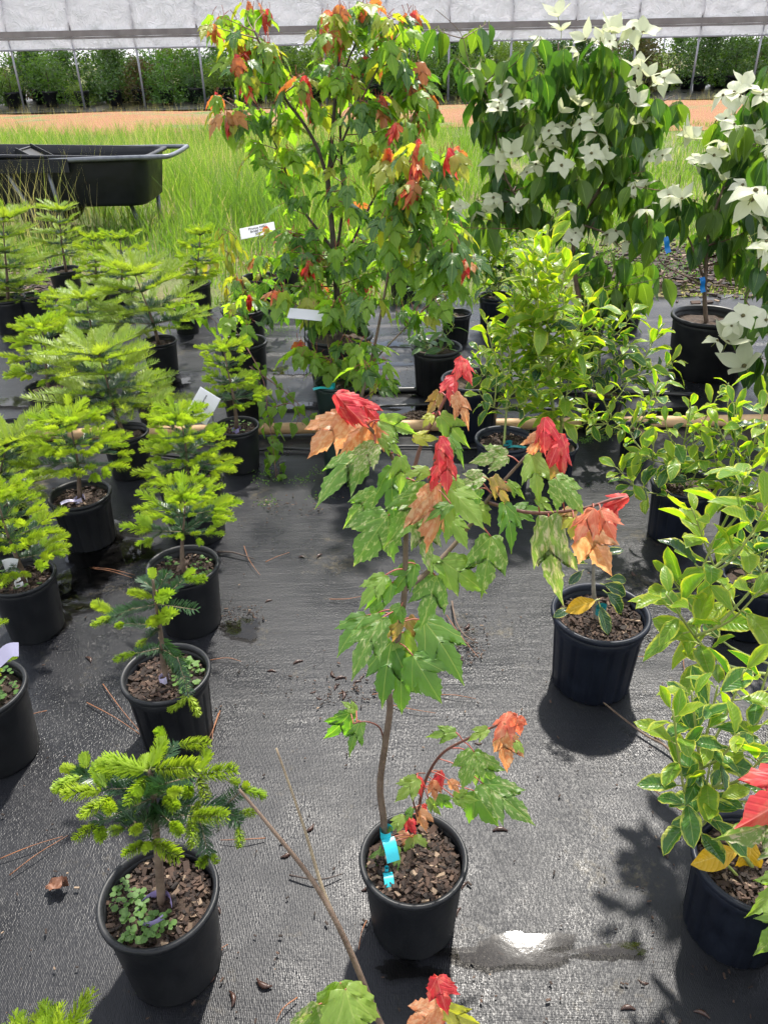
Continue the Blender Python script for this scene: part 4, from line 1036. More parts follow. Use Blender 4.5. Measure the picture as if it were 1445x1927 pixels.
def tape(t, px, py, Y, ang):
    c = gy(px, py, Y); b = MB(); w_, L = .012, .075
    for i in range(6):
        f = i / 5 - .5; d = Vector((math.cos(ang), 0, math.sin(ang))); s = Vector((-math.sin(ang), 0, math.cos(ang)))
        for q in (-1, 1): b.v.append(c + d * f * L + s * q * w_ + Vector((0, -.01 - .008 * math.sin(i * 1.3), 0)))
    for i in range(5): b.face((2 * i, 2 * i + 1, 2 * i + 3, 2 * i + 2))
    obj('tape', b.mesh('tape', [blue_m]), t)
tape(dg2, 1253, 460, P3.y - .14, -1.2); tape(dg2, 1320, 535, P3.y - .02, -1.3)
P = gz(1500, 760); fl3 = [c3(1370, 900, 1.15), c3(1420, 1030, 1.2), c3(1430, 1120, 1.1), (1397, 595, 1.1), (1440, 603, 1.1), (1367, 645, 1.2), (1400, 690, 1.3), (1420, 360, 1.1), (1360, 180, .8)]
dogwood('dogwood at the right edge with the largest white flowers', P, .36, .32,
  [([(1490, 700, 0), (1480, 600, 0), (1480, 480, 0), (1470, 380, 0), (1460, 300, 0)], .012, .003), ([(1490, 640, 0), (1440, 620, -.05), (1400, 560, -.06)], .006, .002)],
  [([(1400, 480), (1500, 400), (1500, 780), (1430, 720), (1400, 640)], 16, 30), ([(1420, 300), (1500, 280), (1500, 420), (1440, 420)], 7, 30)],
  fl3, P.y, 33, .14, .08)

# ------------------------------------------------------------------ variegated hollies
def holly(label, rim, shoots, seed, leafL=.075, ratio=.95, potstyle='step', near=0, mt=None, group='variegated hollies', name='potted_holly', leaves=HL, mats=('hy', 'hg', 'hd'), cat='holly',
          P=None, D=None, h=None, gap=.0155, soil=.84, base_px=None, newf=.55, tip_up=.5, extra_dark=0, stem_r=.005, low=.18, stemm=None):
    """shoots: (tip px, tip py, dy[, start fraction point index])"""
    r = random.Random(seed)
    if P is None: P, D, h = solve_pot(*rim, ratio)
    t = thing(name, label, cat, P, group); ps = pot_on(t, P, D, h, potstyle, mt or pot_navy, soil, near, 0, seed)
    skel = [ps + Vector((0, 0, .02 * k)) for k in range(3)]
    for i, s in enumerate(shoots):
        tip = gy(s[0], s[1], P.y + (s[2] if len(s) > 2 else 0))
        root = ps + Vector((r.uniform(-.02, .02), r.uniform(-.02, .02), -.01))
        if i > 0 and len(skel) > 8 and r.random() < .75:
            cand = [p for p in skel if p.z < ps.z + (tip.z - ps.z) * .62]
            if cand: root = min(cand, key=lambda p: (p - tip).length + r.uniform(0, .05))
        dv = tip - root
        mid = root + dv * .5 + Vector((dv.x * .12, dv.y * .12, -.08 * dv.length + r.uniform(-.01, .01)))
        q = smooth([root, mid, tip], 7); rr = stem_r * (1 if i == 0 else .6)
        b = MB(); b.tube(q, [rr + (.0016 - rr) * k / (len(q) - 1) for k in range(len(q))], 6)
        obj('stem', b.mesh('stem', [stemm or stem_green]), t); skel += q
        L = sum((q[k + 1] - q[k]).length for k in range(len(q) - 1)); n = max(5, int(L * (1 - low) / gap)); az = r.uniform(0, 6.28)
        for k in range(n):
            f = low + (1 - low) * (k + .5) / n; p, d = along(q, min(f, .995)); az += 2.4
            ref = d.orthogonal().normalized(); bn = d.cross(ref)
            radial = ref * math.cos(az) + bn * math.sin(az)
            up = tip_up + .5 * max(0, f - .7) / .3
            y = radial + d * up + Vector((0, 0, .15 if f > .6 else -.25)) + Vector((0, -.12, 0))
            z = d - radial * .3 + Vector((0, 0, .8)) + Vector((r.uniform(-.75, .75), r.uniform(-.6, .6), 0))
            x_ = r.random() * .5 + f * .8 - .15
            mtn = mats[0] if x_ > 1.08 - newf else (mats[1] if x_ > .32 else mats[2])
            Lf = leafL * r.uniform(.7, 1.15) * (.75 if f > .92 else 1)
            o = obj('leaf', r.choice(leaves), t, frame(p + radial * rr + y.normalized() * Lf * .12, y, z, Lf)); setmat(o, MT[mtn])
    return t
def rsh(cx, cy, rx, ry, n, seed, dy=.12):
    r = random.Random(seed); out = []
    for k in range(n):
        a = 2 * math.pi * (k + r.random() * .7) / n; q = math.sqrt(r.uniform(.25, 1))
        out.append((cx + rx * q * math.cos(a), cy + ry * q * math.sin(a), r.uniform(-dy, dy)))
    return out
hl_t = holly('holly whip in the pot with a dark teal tag, touching the tan pipe', (950, 824, 114), [(968, 560, .1), (900, 735, -.02), (935, 700, 0), (990, 700, .03), (1010, 730, 0), (940, 640, .08), (915, 600, .1)], 41, .075, near=1, low=.3)
band_tag(hl_t, hl_t.location + Vector((.01, -.0, .185)), dteal_m, .016, .018, (.09, -.03, -.01))
P = gz(1046, 892)
holly('tallest holly, a single straight green stem with yellow green tip leaves', None, [(1030, 432, 0), (1000, 470, .03), (1065, 500, 0), (990, 540, .04), (1110, 570, 0), (1000, 600, .0), (1090, 620, -.03), (960, 590, .05), (1075, 680, -.02), (1010, 520, -.05), (985, 500, .06), (1060, 560, .06), (950, 640, .02)], 42, .10, P=P, D=.15, h=.13, near=0, stem_r=.009, low=.25, newf=.8)
holly('bushy variegated holly in the blue black pot near the right, past the lone pot', (1287, 906, 122), [(1300, 760, .02), (1250, 790, 0), (1350, 745, .05), (1200, 850, -.04), (1160, 880, -.06), (1390, 800, 0), (1230, 830, -.05), (1330, 810, -.06), (1180, 800, .06), (1270, 860, -.08), (1320, 860, -.1), (1190, 900, -.08), (1240, 720, .08), (1370, 720, .08)], 43, .075, near=1)
lone = holly('nearly bare cut back holly stem in the lone ribbed pot by itself', (1130, 1150, 184), [(1118, 1010, .03)], 44, .06, near=2, low=.99, stem_r=.0085, stemm=bark_grey, ratio=.93)
holly('variegated holly at the right edge with long branches reaching left', None, [(1252, 1118, -.12), (1262, 1088, .0), (1300, 955, .05), (1405, 880, .02), (1450, 850, 0), (1345, 1010, -.03), (1440, 960, -.1), (1430, 1110, -.16), (1480, 900, .0), (1470, 1020, -.1)], 45, .088, P=Vector((1.06, 1.36, 0)), D=.27, h=.25, near=1, newf=.68, stem_r=.006, low=.52, gap=.019)
holly('variegated holly in the big pot with two yellow leaves at the lower right', (1418, 1615, 224), [(1300, 1300, .05), (1265, 1335, 0), (1350, 1290, .08), (1400, 1260, .1), (1335, 1440, .0), (1440, 1330, .1), (1390, 1380, -.02), (1440, 1420, -.04), (1350, 1500, -.04), (1450, 1240, .12), (1330, 1370, .03)], 46, .066, near=2, newf=.36, low=.4)
holly('small holly in the dark square shouldered pot left of the bushy one', (1200, 805, 64), [(1130, 740, 0), (1180, 720, .02), (1100, 760, -.03), (1240, 740, .03), (1150, 780, -.05), (1090, 790, -.05), (1215, 770, -.04)], 47, .07)
holly('low wide variegated holly in the middle of the right hand group', (1135, 735, 84), [(1130, 580, .05), (1080, 600, 0), (1190, 590, .03), (1240, 620, 0), (1060, 650, -.03), (1120, 640, -.06), (1180, 650, -.06), (1270, 680, 0), (1090, 690, -.08), (1210, 690, -.06), (1030, 680, 0), (1150, 610, .08), (1100, 560, .1)], 48, .09, newf=.35, gap=.0125)
holly('holly with glossy leaves in the pot behind the scarlet tipped shoot', (888, 712, 118), [(930, 640, .03), (960, 690, 0), (900, 660, 0), (940, 720, -.04), (1000, 690, .02), (985, 740, -.03), (915, 700, -.06)], 49, .085, newf=.4, gap=.013)
holly('yellow green holly in the black pot behind the tallest holly', (934, 555, 68), [(935, 400, .05), (910, 430, 0), (960, 420, .02), (890, 460, 0), (980, 450, .05), (920, 480, -.04), (950, 490, -.04), (990, 490, 0), (900, 500, -.03), (960, 370, .08)], 50, .10, newf=.55)
holly('short rosette of leathery leaves in the pot at the centre right', (822, 652, 96), [(820, 580, 0), (790, 620, -.03), (855, 610, .02), (800, 650, -.05), (845, 645, -.05), (770, 600, .02), (835, 600, .04)], 51, .095, leaves=RL, mats=('rh', 'rh', 'rh'), name='potted_rhododendron', cat='rhododendron', group='rhododendrons', potstyle='step', mt=pot_black)
holly('dark glossy leaved shrub in the small pot behind the leathery rosette', (858, 588, 58), [(800, 510, 0), (830, 500, 0), (780, 540, -.02), (850, 520, 0), (760, 520, .02), (815, 540, -.04), (790, 500, .05), (840, 550, -.03)], 52, .10, leaves=RL, mats=('rh', 'rh', 'rh'), name='potted_rhododendron', cat='rhododendron', group='rhododendrons', mt=pot_black)
holly('dim shrub of small leaves in the back row right of the big maple', (760, 500, 60), [(780, 460, 0), (740, 470, 0), (800, 480, 0), (760, 440, 0), (820, 450, .05), (790, 430, .05)], 53, .10, leaves=RL, mats=('rh', 'hg', 'rh'), mt=pot_black, name='potted_shrub', cat='shrub', group='rhododendrons')
holly('holly spilling in from the right edge above the reaching branches', (1420, 940, 120), [(1380, 760, .05), (1440, 800, 0), (1350, 800, .02), (1410, 860, -.04), (1370, 880, -.06), (1445, 740, .05), (1340, 850, 0)], 54, .075)
holly('holly in the pot half hidden by the reaching branches', (1425, 1082, 128), [(1420, 1000, 0), (1460, 980, 0), (1390, 1030, -.03), (1440, 1040, -.05)], 55, .07, mats=('hg', 'hg', 'hd'))
for lab, rim in (('black pot right of the biggest pot, under the white flowers', (1376, 652, 66)), ('black pot in the shade between the dogwood pots', (1180, 545, 70))):
    P, D, h = solve_pot(*rim, 1.0); t = thing('nursery_pot', lab, 'pot', P); pot_on(t, P, D, h, 'step', None, .8)

# single hand-placed leaves on the lone pot
def leaf_at(t, px, py, Y, ang, L, tw, me, mtn, nrm=None, name='leaf'):
    p = gy(px, py, Y); a = math.radians(ang)
    y = RT * math.cos(a) + UP * math.sin(a) - FW * tw
    o = obj(name, me, t, frame(p, y, nrm or Vector((0, -.55, .8)), L)); setmat(o, MT[mtn]); return o
Yl = lone.location.y
for a in ((1128, 1140, Yl - .05, -75, .075, .25, 0, 'hd'), (1135, 1100, Yl + .03, -15, .07, .1, 1, 'hd'), (1140, 1115, Yl, -35, .08, .1, 3, 'hd'), (1120, 1130, Yl - .02, 195, .085, .3, 0, 'hx'), (1110, 1040, Yl, 200, .06, 0, 1, 'hd'),
          (1135, 1040, Yl, 10, .05, .2, 0, 'hd'), (1100, 1060, Yl + .02, 160, .05, .2, 2, 'hg'), (1095, 1075, Yl, 220, .045, .2, 1, 'hd'), (1145, 1090, Yl + .05, 5, .05, .1, 1, 'hd'), (1120, 1020, Yl + .02, 240, .05, 0, 0, 'hd'), (1075, 1145, Yl - .02, 200, .05, .1, 1, 'hd')):
    leaf_at(lone, *a[:6], HL[a[6]], a[7])
band_tag(lone, gy(1128, 1150, Yl), dteal_m, .013, .022)
big_h = [o for o in bpy.data.objects if o.get('label', '').startswith('variegated holly in the big pot')][0]
for a in ((1388, 1600, 188, .095, .3, 0), (1412, 1572, 264, .10, .35, 3)):
    p0 = gz(a[0], a[1], big_h.location.z + .235); 
    leaf_at(big_h, a[0], a[1], p0.y, a[2], a[3], a[4], HL[a[5]], 'hx')

# redbud trailing plant and weeping plum
def trailing(label, root, runs, me, mtn, L, seed, name, cat, P=None, gap=.03):
    r = random.Random(seed); t = thing(name, label, cat, root)
    for pts in runs:
        q = smooth([gy(x, y, Y) for x, y, Y in pts], 5)
        b = MB(); b.tube(q, [.003 + (.001 - .003) * k / (len(q) - 1) for k in range(len(q))], 5); obj('stem', b.mesh('stem', [stem_red_dark]), t)
        Lt = sum((q[k + 1] - q[k]).length for k in range(len(q) - 1)); n = int(Lt / gap)
        for k in range(n):
            p, d = along(q, min((k + .6) / n, .99)); a = r.uniform(0, 6.28); o = Vector((math.cos(a), math.sin(a) * .6 - .3, 0))
            droopleaf(t, r.choice(me), MT[mtn], p + o * L * .4, o, r.uniform(.6, 1.4), L * r.uniform(.7, 1.2), r)
    flush(t); return t
Yr = gz(500, 900).y
trailing('trailing redbud with heart shaped leaves lying between the centre pots', gz(500, 840), [[(430, 600, Yr + 1.2), (490, 700, Yr + .6), (505, 780, Yr + .3), (515, 850, Yr + .1), (520, 900, Yr)], [(470, 690, Yr + .6), (540, 740, Yr + .45), (590, 790, Yr + .3)], [(505, 770, Yr + .3), (550, 760, Yr + .35), (570, 800, Yr + .25)]], VL, 'v', .06, 61, 'trailing_redbud', 'redbud')
Yp = gz(345, 635).y
trailing('redbud sprays with round leaves behind the largest feathery fir', gz(345, 640), [[(345, 590, Yp), (340, 570, Yp), (370, 575, Yp - .05), (400, 600, Yp - .1), (420, 620, Yp - .1)], [(345, 590, Yp), (320, 580, Yp), (330, 610, Yp - .05)]], VL, 'v', .075, 62, 'redbud_spray', 'redbud')
Yp = gz(420, 560).y
trailing('thin weeping plum with hanging yellow leaves left of the plum sign', gz(424, 565), [[(428, 560, Yp), (424, 500, Yp), (420, 430, Yp)], [(420, 440, Yp), (400, 470, Yp), (395, 520, Yp)], [(420, 430, Yp), (445, 450, Yp), (450, 500, Yp)], [(422, 470, Yp), (440, 490, Yp), (438, 530, Yp)]], PL, 'p', .10, 63, 'weeping_plum', 'plum tree', gap=.035)

# ------------------------------------------------------------------ the variegated maple in front
def scr(p, x, y):
    d = p - CAMP; z = d.dot(FW); return math.hypot(PW / 2 + FPX * d.dot(RT) / z - x, PH / 2 - FPX * d.dot(UP) / z - y)
def hand_maple(label, P, D, h, stems, leaves, Y, seed, near=2, soil=.86, dj=.035):
    r = random.Random(seed); t = thing('potted_maple', label, 'maple', P, 'variegated maples in front')
    ps = pot_on(t, P, D, h, 'plain', None, soil, near, 0, seed)
    skel = []
    for i, (pts, r0, r1, mt) in enumerate(stems):
        w_ = [gy(x, y, Y + dy) for x, y, dy in pts]
        if i == 0 and pts[0][2] > -5: w_.insert(0, Vector((w_[0].x, w_[0].y, ps.z - .01)) if near > 1 else ps)
        skel += [(p, i) for p in stem_part(t, 'trunk' if i == 0 else 'branch', w_, r0, r1, mt, 10, 6)]
    for lf in leaves:
        x0, y0, x1, y1, kind = lf[:5]
        near_p = min(skel, key=lambda s_: scr(s_[0], x0, y0))[0]
        Yb = near_p.y + (lf[5] if len(lf) > 5 else 0) * .5 + r.uniform(-dj, dj * .5)
        a = gy(x0, y0, Yb); lp = math.hypot(x1 - x0, y1 - y0)
        ang = math.atan2(-(y1 - y0), x1 - x0); tw = r.uniform(.05, .55)
        L = lp / pxm(a) * math.sqrt(1 + tw * tw) * 1.0
        y = RT * math.cos(ang) + UP * math.sin(ang) - FW * tw
        nrm = Vector((r.uniform(-.6, .6), -.62 + r.uniform(-.35, .35), .75))
        fold = kind in 'rco' and r.random() < .9
        o = obj('leaf', r.choice(MLR if fold else ML), t, frame(a, y, nrm, L, L * (1.05 if fold else r.uniform(.74, .96)))); setmat(o, MT[kind])
        cand = min(skel, key=lambda s: (s[0] - a).length + (.02 if s[0].z > a.z + .03 else 0))[0]
        if .006 < (cand - a).length < .12:
            mid = (cand + a) / 2 + Vector((0, 0, .25 * (cand - a).length * .5))
            b = MB(); b.tube(smooth([cand, mid, a], 4), .0011, 5); sub('petiole', b.mesh('petiole', [stem_red]), o)
    return t
def A(l, ox, oy, s):
    return [(ox + x0 * s, oy + y0 * s, ox + x1 * s, oy + y1 * s, k) + tuple(e) for x0, y0, x1, y1, k, *e in l]
P, D, h = solve_pot(778, 1612, 205, .98); YM = P.y
print('front maple', P, D, h)
LV = A([(160,90,255,215,'r'),(180,150,290,190,'r'),(270,125,335,205,'r'),(200,180,88,340,'o'),(310,200,215,305,'o'),(330,210,352,305,'o'),(350,205,492,255,'l'),(300,315,78,478,'g'),(330,305,245,415,'w'),
 (400,405,392,600,'d'),(435,360,452,490,'l'),(335,505,195,615,'g'),(500,465,405,535,'l'),(350,275,445,335,'l'),(600,85,555,180,'t'),(660,15,668,115,'r'),(665,95,742,205,'o'),(605,185,705,295,'l'),(570,180,535,225,'y'),
 (640,280,718,365,'d'),(490,280,582,275,'y'),(690,-65,745,25,'r'),(700,-50,660,20,'r'),(610,275,570,375,'r'),(630,345,650,485,'r'),(600,375,550,475,'r'),(595,475,622,680,'o'),(630,485,785,615,'l'),(560,500,392,705,'g'),(525,610,545,790,'w'),
 (580,590,605,700,'d'),(385,610,240,795,'g'),(640,610,725,715,'l'),(770,495,685,605,'d'),(785,445,685,485,'w'),(830,445,875,560,'t'),(890,355,752,372,'w'),(890,470,970,520,'l'),(1000,355,1005,530,'l'),(1050,195,1020,305,'r'),(1040,255,1005,360,'o'),
 (1110,300,1135,410,'r'),(1120,265,1065,385,'r'),(1080,395,1135,465,'t'),(1095,450,1215,575,'g'),(875,560,935,730,'d'),(1065,615,1040,945,'w'),(1010,540,1080,585,'l'),(820,700,778,915,'g'),(1255,575,1170,675,'c'),(1285,585,1318,695,'c'),(1215,640,1325,850,'o'),
 (1175,570,1095,645,'t'),(1345,535,1385,645,'r'),(1405,530,1320,565,'r'),(1170,620,1160,695,'y'),(500,815,395,935,'d'),(370,865,262,965,'l'),(585,865,555,1040,'g'),(610,800,785,915,'l'),(540,785,625,855,'l'),(400,895,300,995,'d'),(440,995,375,1065,'d'),
 (290,1035,175,1145,'d'),(360,1045,225,1235,'g'),(440,1055,345,1145,'t'),(470,1045,552,1165,'t'),(535,1055,705,1250,'d'),(450,1105,472,1285,'l'),(400,1145,345,1360,'d'),(445,1255,425,1435,'d'),(490,1205,588,1365,'d'),(320,1030,368,985,'d'),
 (225,1445,130,1575,'d',.02),(270,1485,205,1575,'d',.02),(250,1440,200,1400,'l',.02),(640,450,720,470,'l'),(470,560,380,600,'l'),(650,560,560,600,'d'),(900,600,1040,560,'d',.03),(760,560,830,640,'l',.03),(560,420,470,430,'l',.04),(720,430,800,440,'w',.05)], 560, 700, .443)
LV += A([(1130,145,1035,225,'c'),(1150,165,1170,260,'c'),(1090,215,1075,380,'o'),(1140,270,1185,305,'l'),(1020,215,938,255,'l'),(880,228,768,232,'l'),(960,315,895,440,'g'),(950,320,1040,480,'g'),(1000,455,1195,575,'g'),(960,485,1065,630,'d'),
 (870,510,955,515,'l'),(800,508,865,570,'d'),(710,430,625,510,'l'),(712,425,742,495,'r'),(812,400,835,475,'r'),(780,440,785,510,'o'),(850,440,885,490,'o'),(760,520,805,575,'l'),(735,545,750,575,'r'),(720,560,728,640,'o'),(668,605,708,660,'r'),
 (655,600,575,645,'l'),(680,680,612,815,'o',-.03),(690,690,745,840,'l',-.03),(610,730,515,880,'d',-.02),(690,560,650,600,'d')], 480, 1280, .429)
front = hand_maple('variegated maple with scarlet new leaves, in the pot at the front centre', P, D, h,
  [([(722, 1545, .03), (715, 1480, .03), (725, 1400, .02), (734, 1330, .01), (730, 1285, 0), (745, 1220, 0), (757, 1150, 0), (762, 1100, 0), (763, 1040, 0), (764, 980, 0), (760, 930, 0), (745, 875, 0), (722, 835, 0), (690, 800, -.02)], .0068, .0022, bark),
   ([(764, 960, 0), (775, 900, .02), (795, 830, .04), (825, 775, .05), (850, 725, .06)], .0035, .0018, stem_red_dark),
   ([(764, 1108, 0), (800, 1080, .02), (850, 1030, .05), (890, 980, .07), (925, 930, .08), (970, 880, .10), (1010, 835, .10)], .0042, .0018, bark),
   ([(915, 945, .08), (1000, 965, .04), (1090, 958, .02), (1150, 940, .02), (1180, 935, .02)], .003, .0015, stem_red_dark),
   ([(764, 990, 0), (800, 930, -.03), (815, 880, -.05), (825, 840, -.05)], .0025, .0015, stem_red_dark),
   ([(786, 1530, .06), (800, 1470, .04), (830, 1420, .02), (880, 1390, 0), (940, 1362, -.01), (970, 1345, -.01)], .003, .0015, stem_red_dark),
   ([(724, 1415, .02), (716, 1372, .02), (690, 1358, .01), (665, 1362, .01)], .0018, .001, stem_red_dark),
   ([(786, 1535, .05), (776, 1500, 0), (780, 1460, -.02), (800, 1455, -.02)], .002, .001, stem_red_dark)], LV, YM, 71)
band_tag(front, gy(727, 1568, YM + .03), teal_m, .0115, .022, (.010, -.030, -.028), tilt=.1)
band_tag(front, gz(728, 1640, h * .875), teal_m, .004, .016, (.004, -.03, -.001), tilt=.1)

# maple just in front of the camera, its pot below the frame
Yn = .56
hand_maple('maple right below the camera, two bare stems and a few leaves at the bottom', Vector((.06, .36, 0)), .22, .21,
  [([(790, 2080, -.1), (715, 1925, -.05), (650, 1770, 0), (590, 1660, .04), (520, 1570, .07), (450, 1485, .10)], .0055, .0018, bark), ([(662, 1795, 0), (610, 1680, .06), (570, 1550, .10), (520, 1408, .14)], .003, .0012, bark_pale),
   ([(760, 2000, -.06), (800, 1940, -.05), (826, 1870, -.05)], .003, .0012, stem_red_dark), ([(700, 1900, -.04), (680, 1880, -.05)], .002, .001, stem_red_dark)],
  [(640, 1850, 620, 1990, 'l', -.06), (650, 1862, 700, 1980, 'l', -.05), (600, 1890, 560, 1980, 'w', -.05), (826, 1838, 830, 1885, 'r', -.05), (822, 1840, 838, 1905, 'r', -.05), (825, 1895, 760, 1930, 'o', -.05), (830, 1895, 900, 1925, 'y', -.05), (826, 1910, 820, 1990, 'c', -.05)], Yn, 72, near=0, dj=.01)
hand_maple('maple cut off by the right edge, a red leaf and a pale leaf showing', Vector((.78, .70, 0)), .22, .21,
  [([(1620, 1800, 0), (1560, 1640, 0), (1500, 1540, 0), (1470, 1460, 0)], .005, .002, bark)],
  [(1530, 1462, 1408, 1534, 'r', 0), (1490, 1535, 1355, 1562, 'w', 0), (1505, 1640, 1408, 1704, 'l', 0), (1505, 1705, 1430, 1785, 'l', 0)], .78, 73, near=0, dj=.01)

# ------------------------------------------------------------------ background shrubs in the greenhouse
def shrub_mesh(name, seed, H, R, n, lf, mt, conic=.3):
    r = random.Random(seed); b = MB(); uv = []
    cl = []
    for _ in range(16):
        z = r.uniform(.06, 1) * H; q = (1 - conic * z / H) * math.sqrt(r.random()); a = r.uniform(0, 6.28)
        cl.append((Vector((math.cos(a) * R * q, math.sin(a) * R * q, z)), r.uniform(.10, .22)))
    for _ in range(n):
        c, s = r.choice(cl); p = c + Vector((r.gauss(0, s), r.gauss(0, s), r.gauss(0, s * .8)))
        p.z = max(p.z, .1)
        d = Vector((r.uniform(-1, 1), r.uniform(-1, 1), r.uniform(-.7, .9))).normalized(); sd_ = d.orthogonal().normalized()
        sd_.rotate(Matrix.Rotation(r.uniform(0, 6.28), 3, d)); L = lf * r.uniform(.7, 1.3); W = L * .24
        k = len(b.v); b.v += [p, p + d * L * .5 + sd_ * W, p + d * L, p + d * L * .5 - sd_ * W]; b.face((k, k + 1, k + 2, k + 3)); uv += [(.5, 0), (1, .5), (.5, 1), (0, .5)]
    return b.mesh(name, [mt], False, uv)
sh_m = [leafmat('shrub_leaf_dark', (.035, .08, .03), (.075, .14, .045), trans=.3, tmul=TG, rough=.3, mottle=0), leafmat('shrub_leaf_mid', (.06, .13, .035), (.14, .20, .05), trans=.38, tmul=TG, rough=.35, mottle=0), leafmat('shrub_leaf_bronze', (.10, .11, .04), (.15, .10, .05), trans=.35, tmul=(1.6, 1.5, .7), rough=.35, mottle=0)]
SM = [shrub_mesh('shrub_crown_mesh', s, H_, R_, 1900, .085, sh_m[(0, 0, 1, 0, 1, 2)[s]], c_) for s, H_, R_, c_ in ((1, 1.25, .42, .2), (2, 1.05, .5, .1), (3, 1.4, .36, .5), (4, .9, .5, .0), (5, 1.2, .40, .3))]
bm_ = MB(); bm_.lathe([(0, 0), (.17, 0), (.21, .36), (.23, .37), (.23, .42), (.20, .42), (.19, .3)], 16); bgpot = bm_.mesh('pot', [pot_black])
bm_ = MB(); bm_.tube([(0, 0, .3), (.02, .01, .7), (0, .02, 1.1)], [.02, .015, .006], 6); bgtr = bm_.mesh('trunk', [bark_dark])
r = random.Random(77)
for row in range(4):
    for k in range(34):
        x = -15.0 + k * .88 + r.uniform(-.25, .25) + row * .3; y = GY + .65 + row * 1.25 + r.uniform(-.25, .25)
        if abs(x) > 14.5 or (row == 0 and 8.6 < x < 10.5): continue
        ci = r.choice([0, 1, 2, 3] * 3 + [4])
        t = thing('potted_shrub', '%s shrub in the %s row under the greenhouse roof' % (('tall full dark green', 'wide rounded mid green', 'slim pointed dark green', 'low spreading mid green', 'bronze tinted')[ci], ('front', 'second', 'third', 'rear')[row]), 'shrub', (x, y, .02), 'shrubs under the greenhouse roof')
        s = r.choice((.62, .8, .95, 1.05, 1.15, 1.22)) * r.uniform(.92, 1.06) * (.9 if row == 0 else 1.06)
        M = T((x, y, .02)); obj('pot', bgpot, t, M); obj('trunk', bgtr, t, M)
        obj('crown', SM[ci], t, T((x, y, .02)) @ Matrix.Rotation(r.uniform(0, 6.28), 4, 'Z') @ Matrix.Scale(s, 4))

# ------------------------------------------------------------------ grass
def grass_mat():
    mt, t, out = newmat('meadow_grass')
    at = t.nodes.new('ShaderNodeAttribute'); at.attribute_name = 'tint'
    col = ramp(t, at.outputs['Fac'], [(0, (.07, .14, .025)), (.45, (.14, .24, .035)), (.8, (.24, .33, .06)), (.88, (.34, .31, .17)), (1, (.42, .36, .23))])
    p = t.nodes.new('ShaderNodeBsdfPrincipled'); p.inputs['Roughness'].default_value = .5; t.links.new(col, p.inputs['Base Color'])
    tr = t.nodes.new('ShaderNodeBsdfTranslucent')
    tm = t.nodes.new('ShaderNodeMix'); tm.data_type = 'RGBA'; tm.blend_type = 'MULTIPLY'; tm.inputs[0].default_value = 1; t.links.new(col, tm.inputs[6]); tm.inputs[7].default_value = (1.7, 1.8, .75, 1)
    t.links.new(tm.outputs[2], tr.inputs[0])
    ms = t.nodes.new('ShaderNodeMixShader'); ms.inputs[0].default_value = .45
    t.links.new(p.outputs[0], ms.inputs[1]); t.links.new(tr.outputs[0], ms.inputs[2]); t.links.new(ms.outputs[0], out.inputs[0]); return mt
def blades(name, x, y, h, lean, wd, tint, mt, label=None):
    n = len(x); rs = np.random.RandomState(5)
    az = rs.uniform(0, 2 * np.pi, n); fa = rs.uniform(0, np.pi, n)
    dx, dy = np.cos(az) * lean, np.sin(az) * lean; sx_, sy_ = np.cos(fa) * wd / 2, np.sin(fa) * wd / 2
    V = np.zeros((n, 5, 3))
    for k, (f, wf) in enumerate(((0, 1), (0, -1), (.55, .8), (.55, -.8), (1, 0))):
        V[:, k, 0] = x + dx * f * f + sx_ * wf; V[:, k, 1] = y + dy * f * f + sy_ * wf; V[:, k, 2] = h * (f - .12 * f * f * (lean / np.maximum(h, .01))) - .02
    base = np.arange(n)[:, None] * 5
    F = np.concatenate([(base + np.array([0, 1, 3])), (base + np.array([0, 3, 2])), (base + np.array([2, 3, 4]))], axis=0)
    me = bpy.data.meshes.new(name); me.vertices.add(n * 5); me.vertices.foreach_set('co', V.reshape(-1).astype(np.float32))
    me.loops.add(len(F) * 3); me.loops.foreach_set('vertex_index', F.reshape(-1).astype(np.int32)); me.polygons.add(len(F))
    me.polygons.foreach_set('loop_start', np.arange(0, len(F) * 3, 3, dtype=np.int32))
    a = me.attributes.new('tint', 'FLOAT', 'POINT'); a.data.foreach_set('value', np.repeat(tint, 5).astype(np.float32))
    me.materials.append(mt); me.update(calc_edges=True); me.validate()
    return obj(name, me)
gm = grass_mat(); rs = np.random.RandomState(9)
def patch(n, y0, y1, hf, tall=1.0):
    y = y0 + (y1 - y0) * rs.rand(n) ** 1.15; x = (rs.rand(n) - .5) * 1.16 * y * 1.02
    cl = np.sin(x * 1.7 + 1) * np.sin(y * 1.3) * .5 + np.sin(x * 4.1 + y * 3) * .25 + .6
    return x, y, cl
x, y, cl = patch(70000, 5.15, 17.4, 1)
tallm = np.clip(1.05 - np.clip((x / y - .02) * 5, 0, .75), .22, 1) * np.clip((y - 5.6) / 1.8, .12, 1) * np.clip((20.5 - y) / 6, .3, 1)
keep = rs.rand(len(x)) < np.clip(cl * 1.1 + .1, .12, 1); x, y, cl, tallm = x[keep], y[keep], cl[keep], tallm[keep]
inc = (x < -1.75) & (y < 8.6) & (y > 5); tallm = np.where(inc, tallm * .4, tallm)
hh = (.16 + .42 * rs.rand(len(x)) * np.clip(cl + .3, .3, 1.2)) * tallm + .03
tint = np.clip(rs.beta(2.2, 2.6, len(x)) * .75 + .16 * np.sin(x * 2.3 + 1.3 * np.sin(y * 1.1)) * np.sin(y * 1.9 + .7 * x) + .06 + (rs.rand(len(x)) < .07) * .5, 0, 1)
g = blades('meadow_grass', x, y, hh, hh * (.15 + .5 * rs.rand(len(x))), .006 + .005 * rs.rand(len(x)), tint, gm)
tag(g, 'tall bright green grass growing between the fabric and the clay path', 'grass'); g['kind'] = 'stuff'
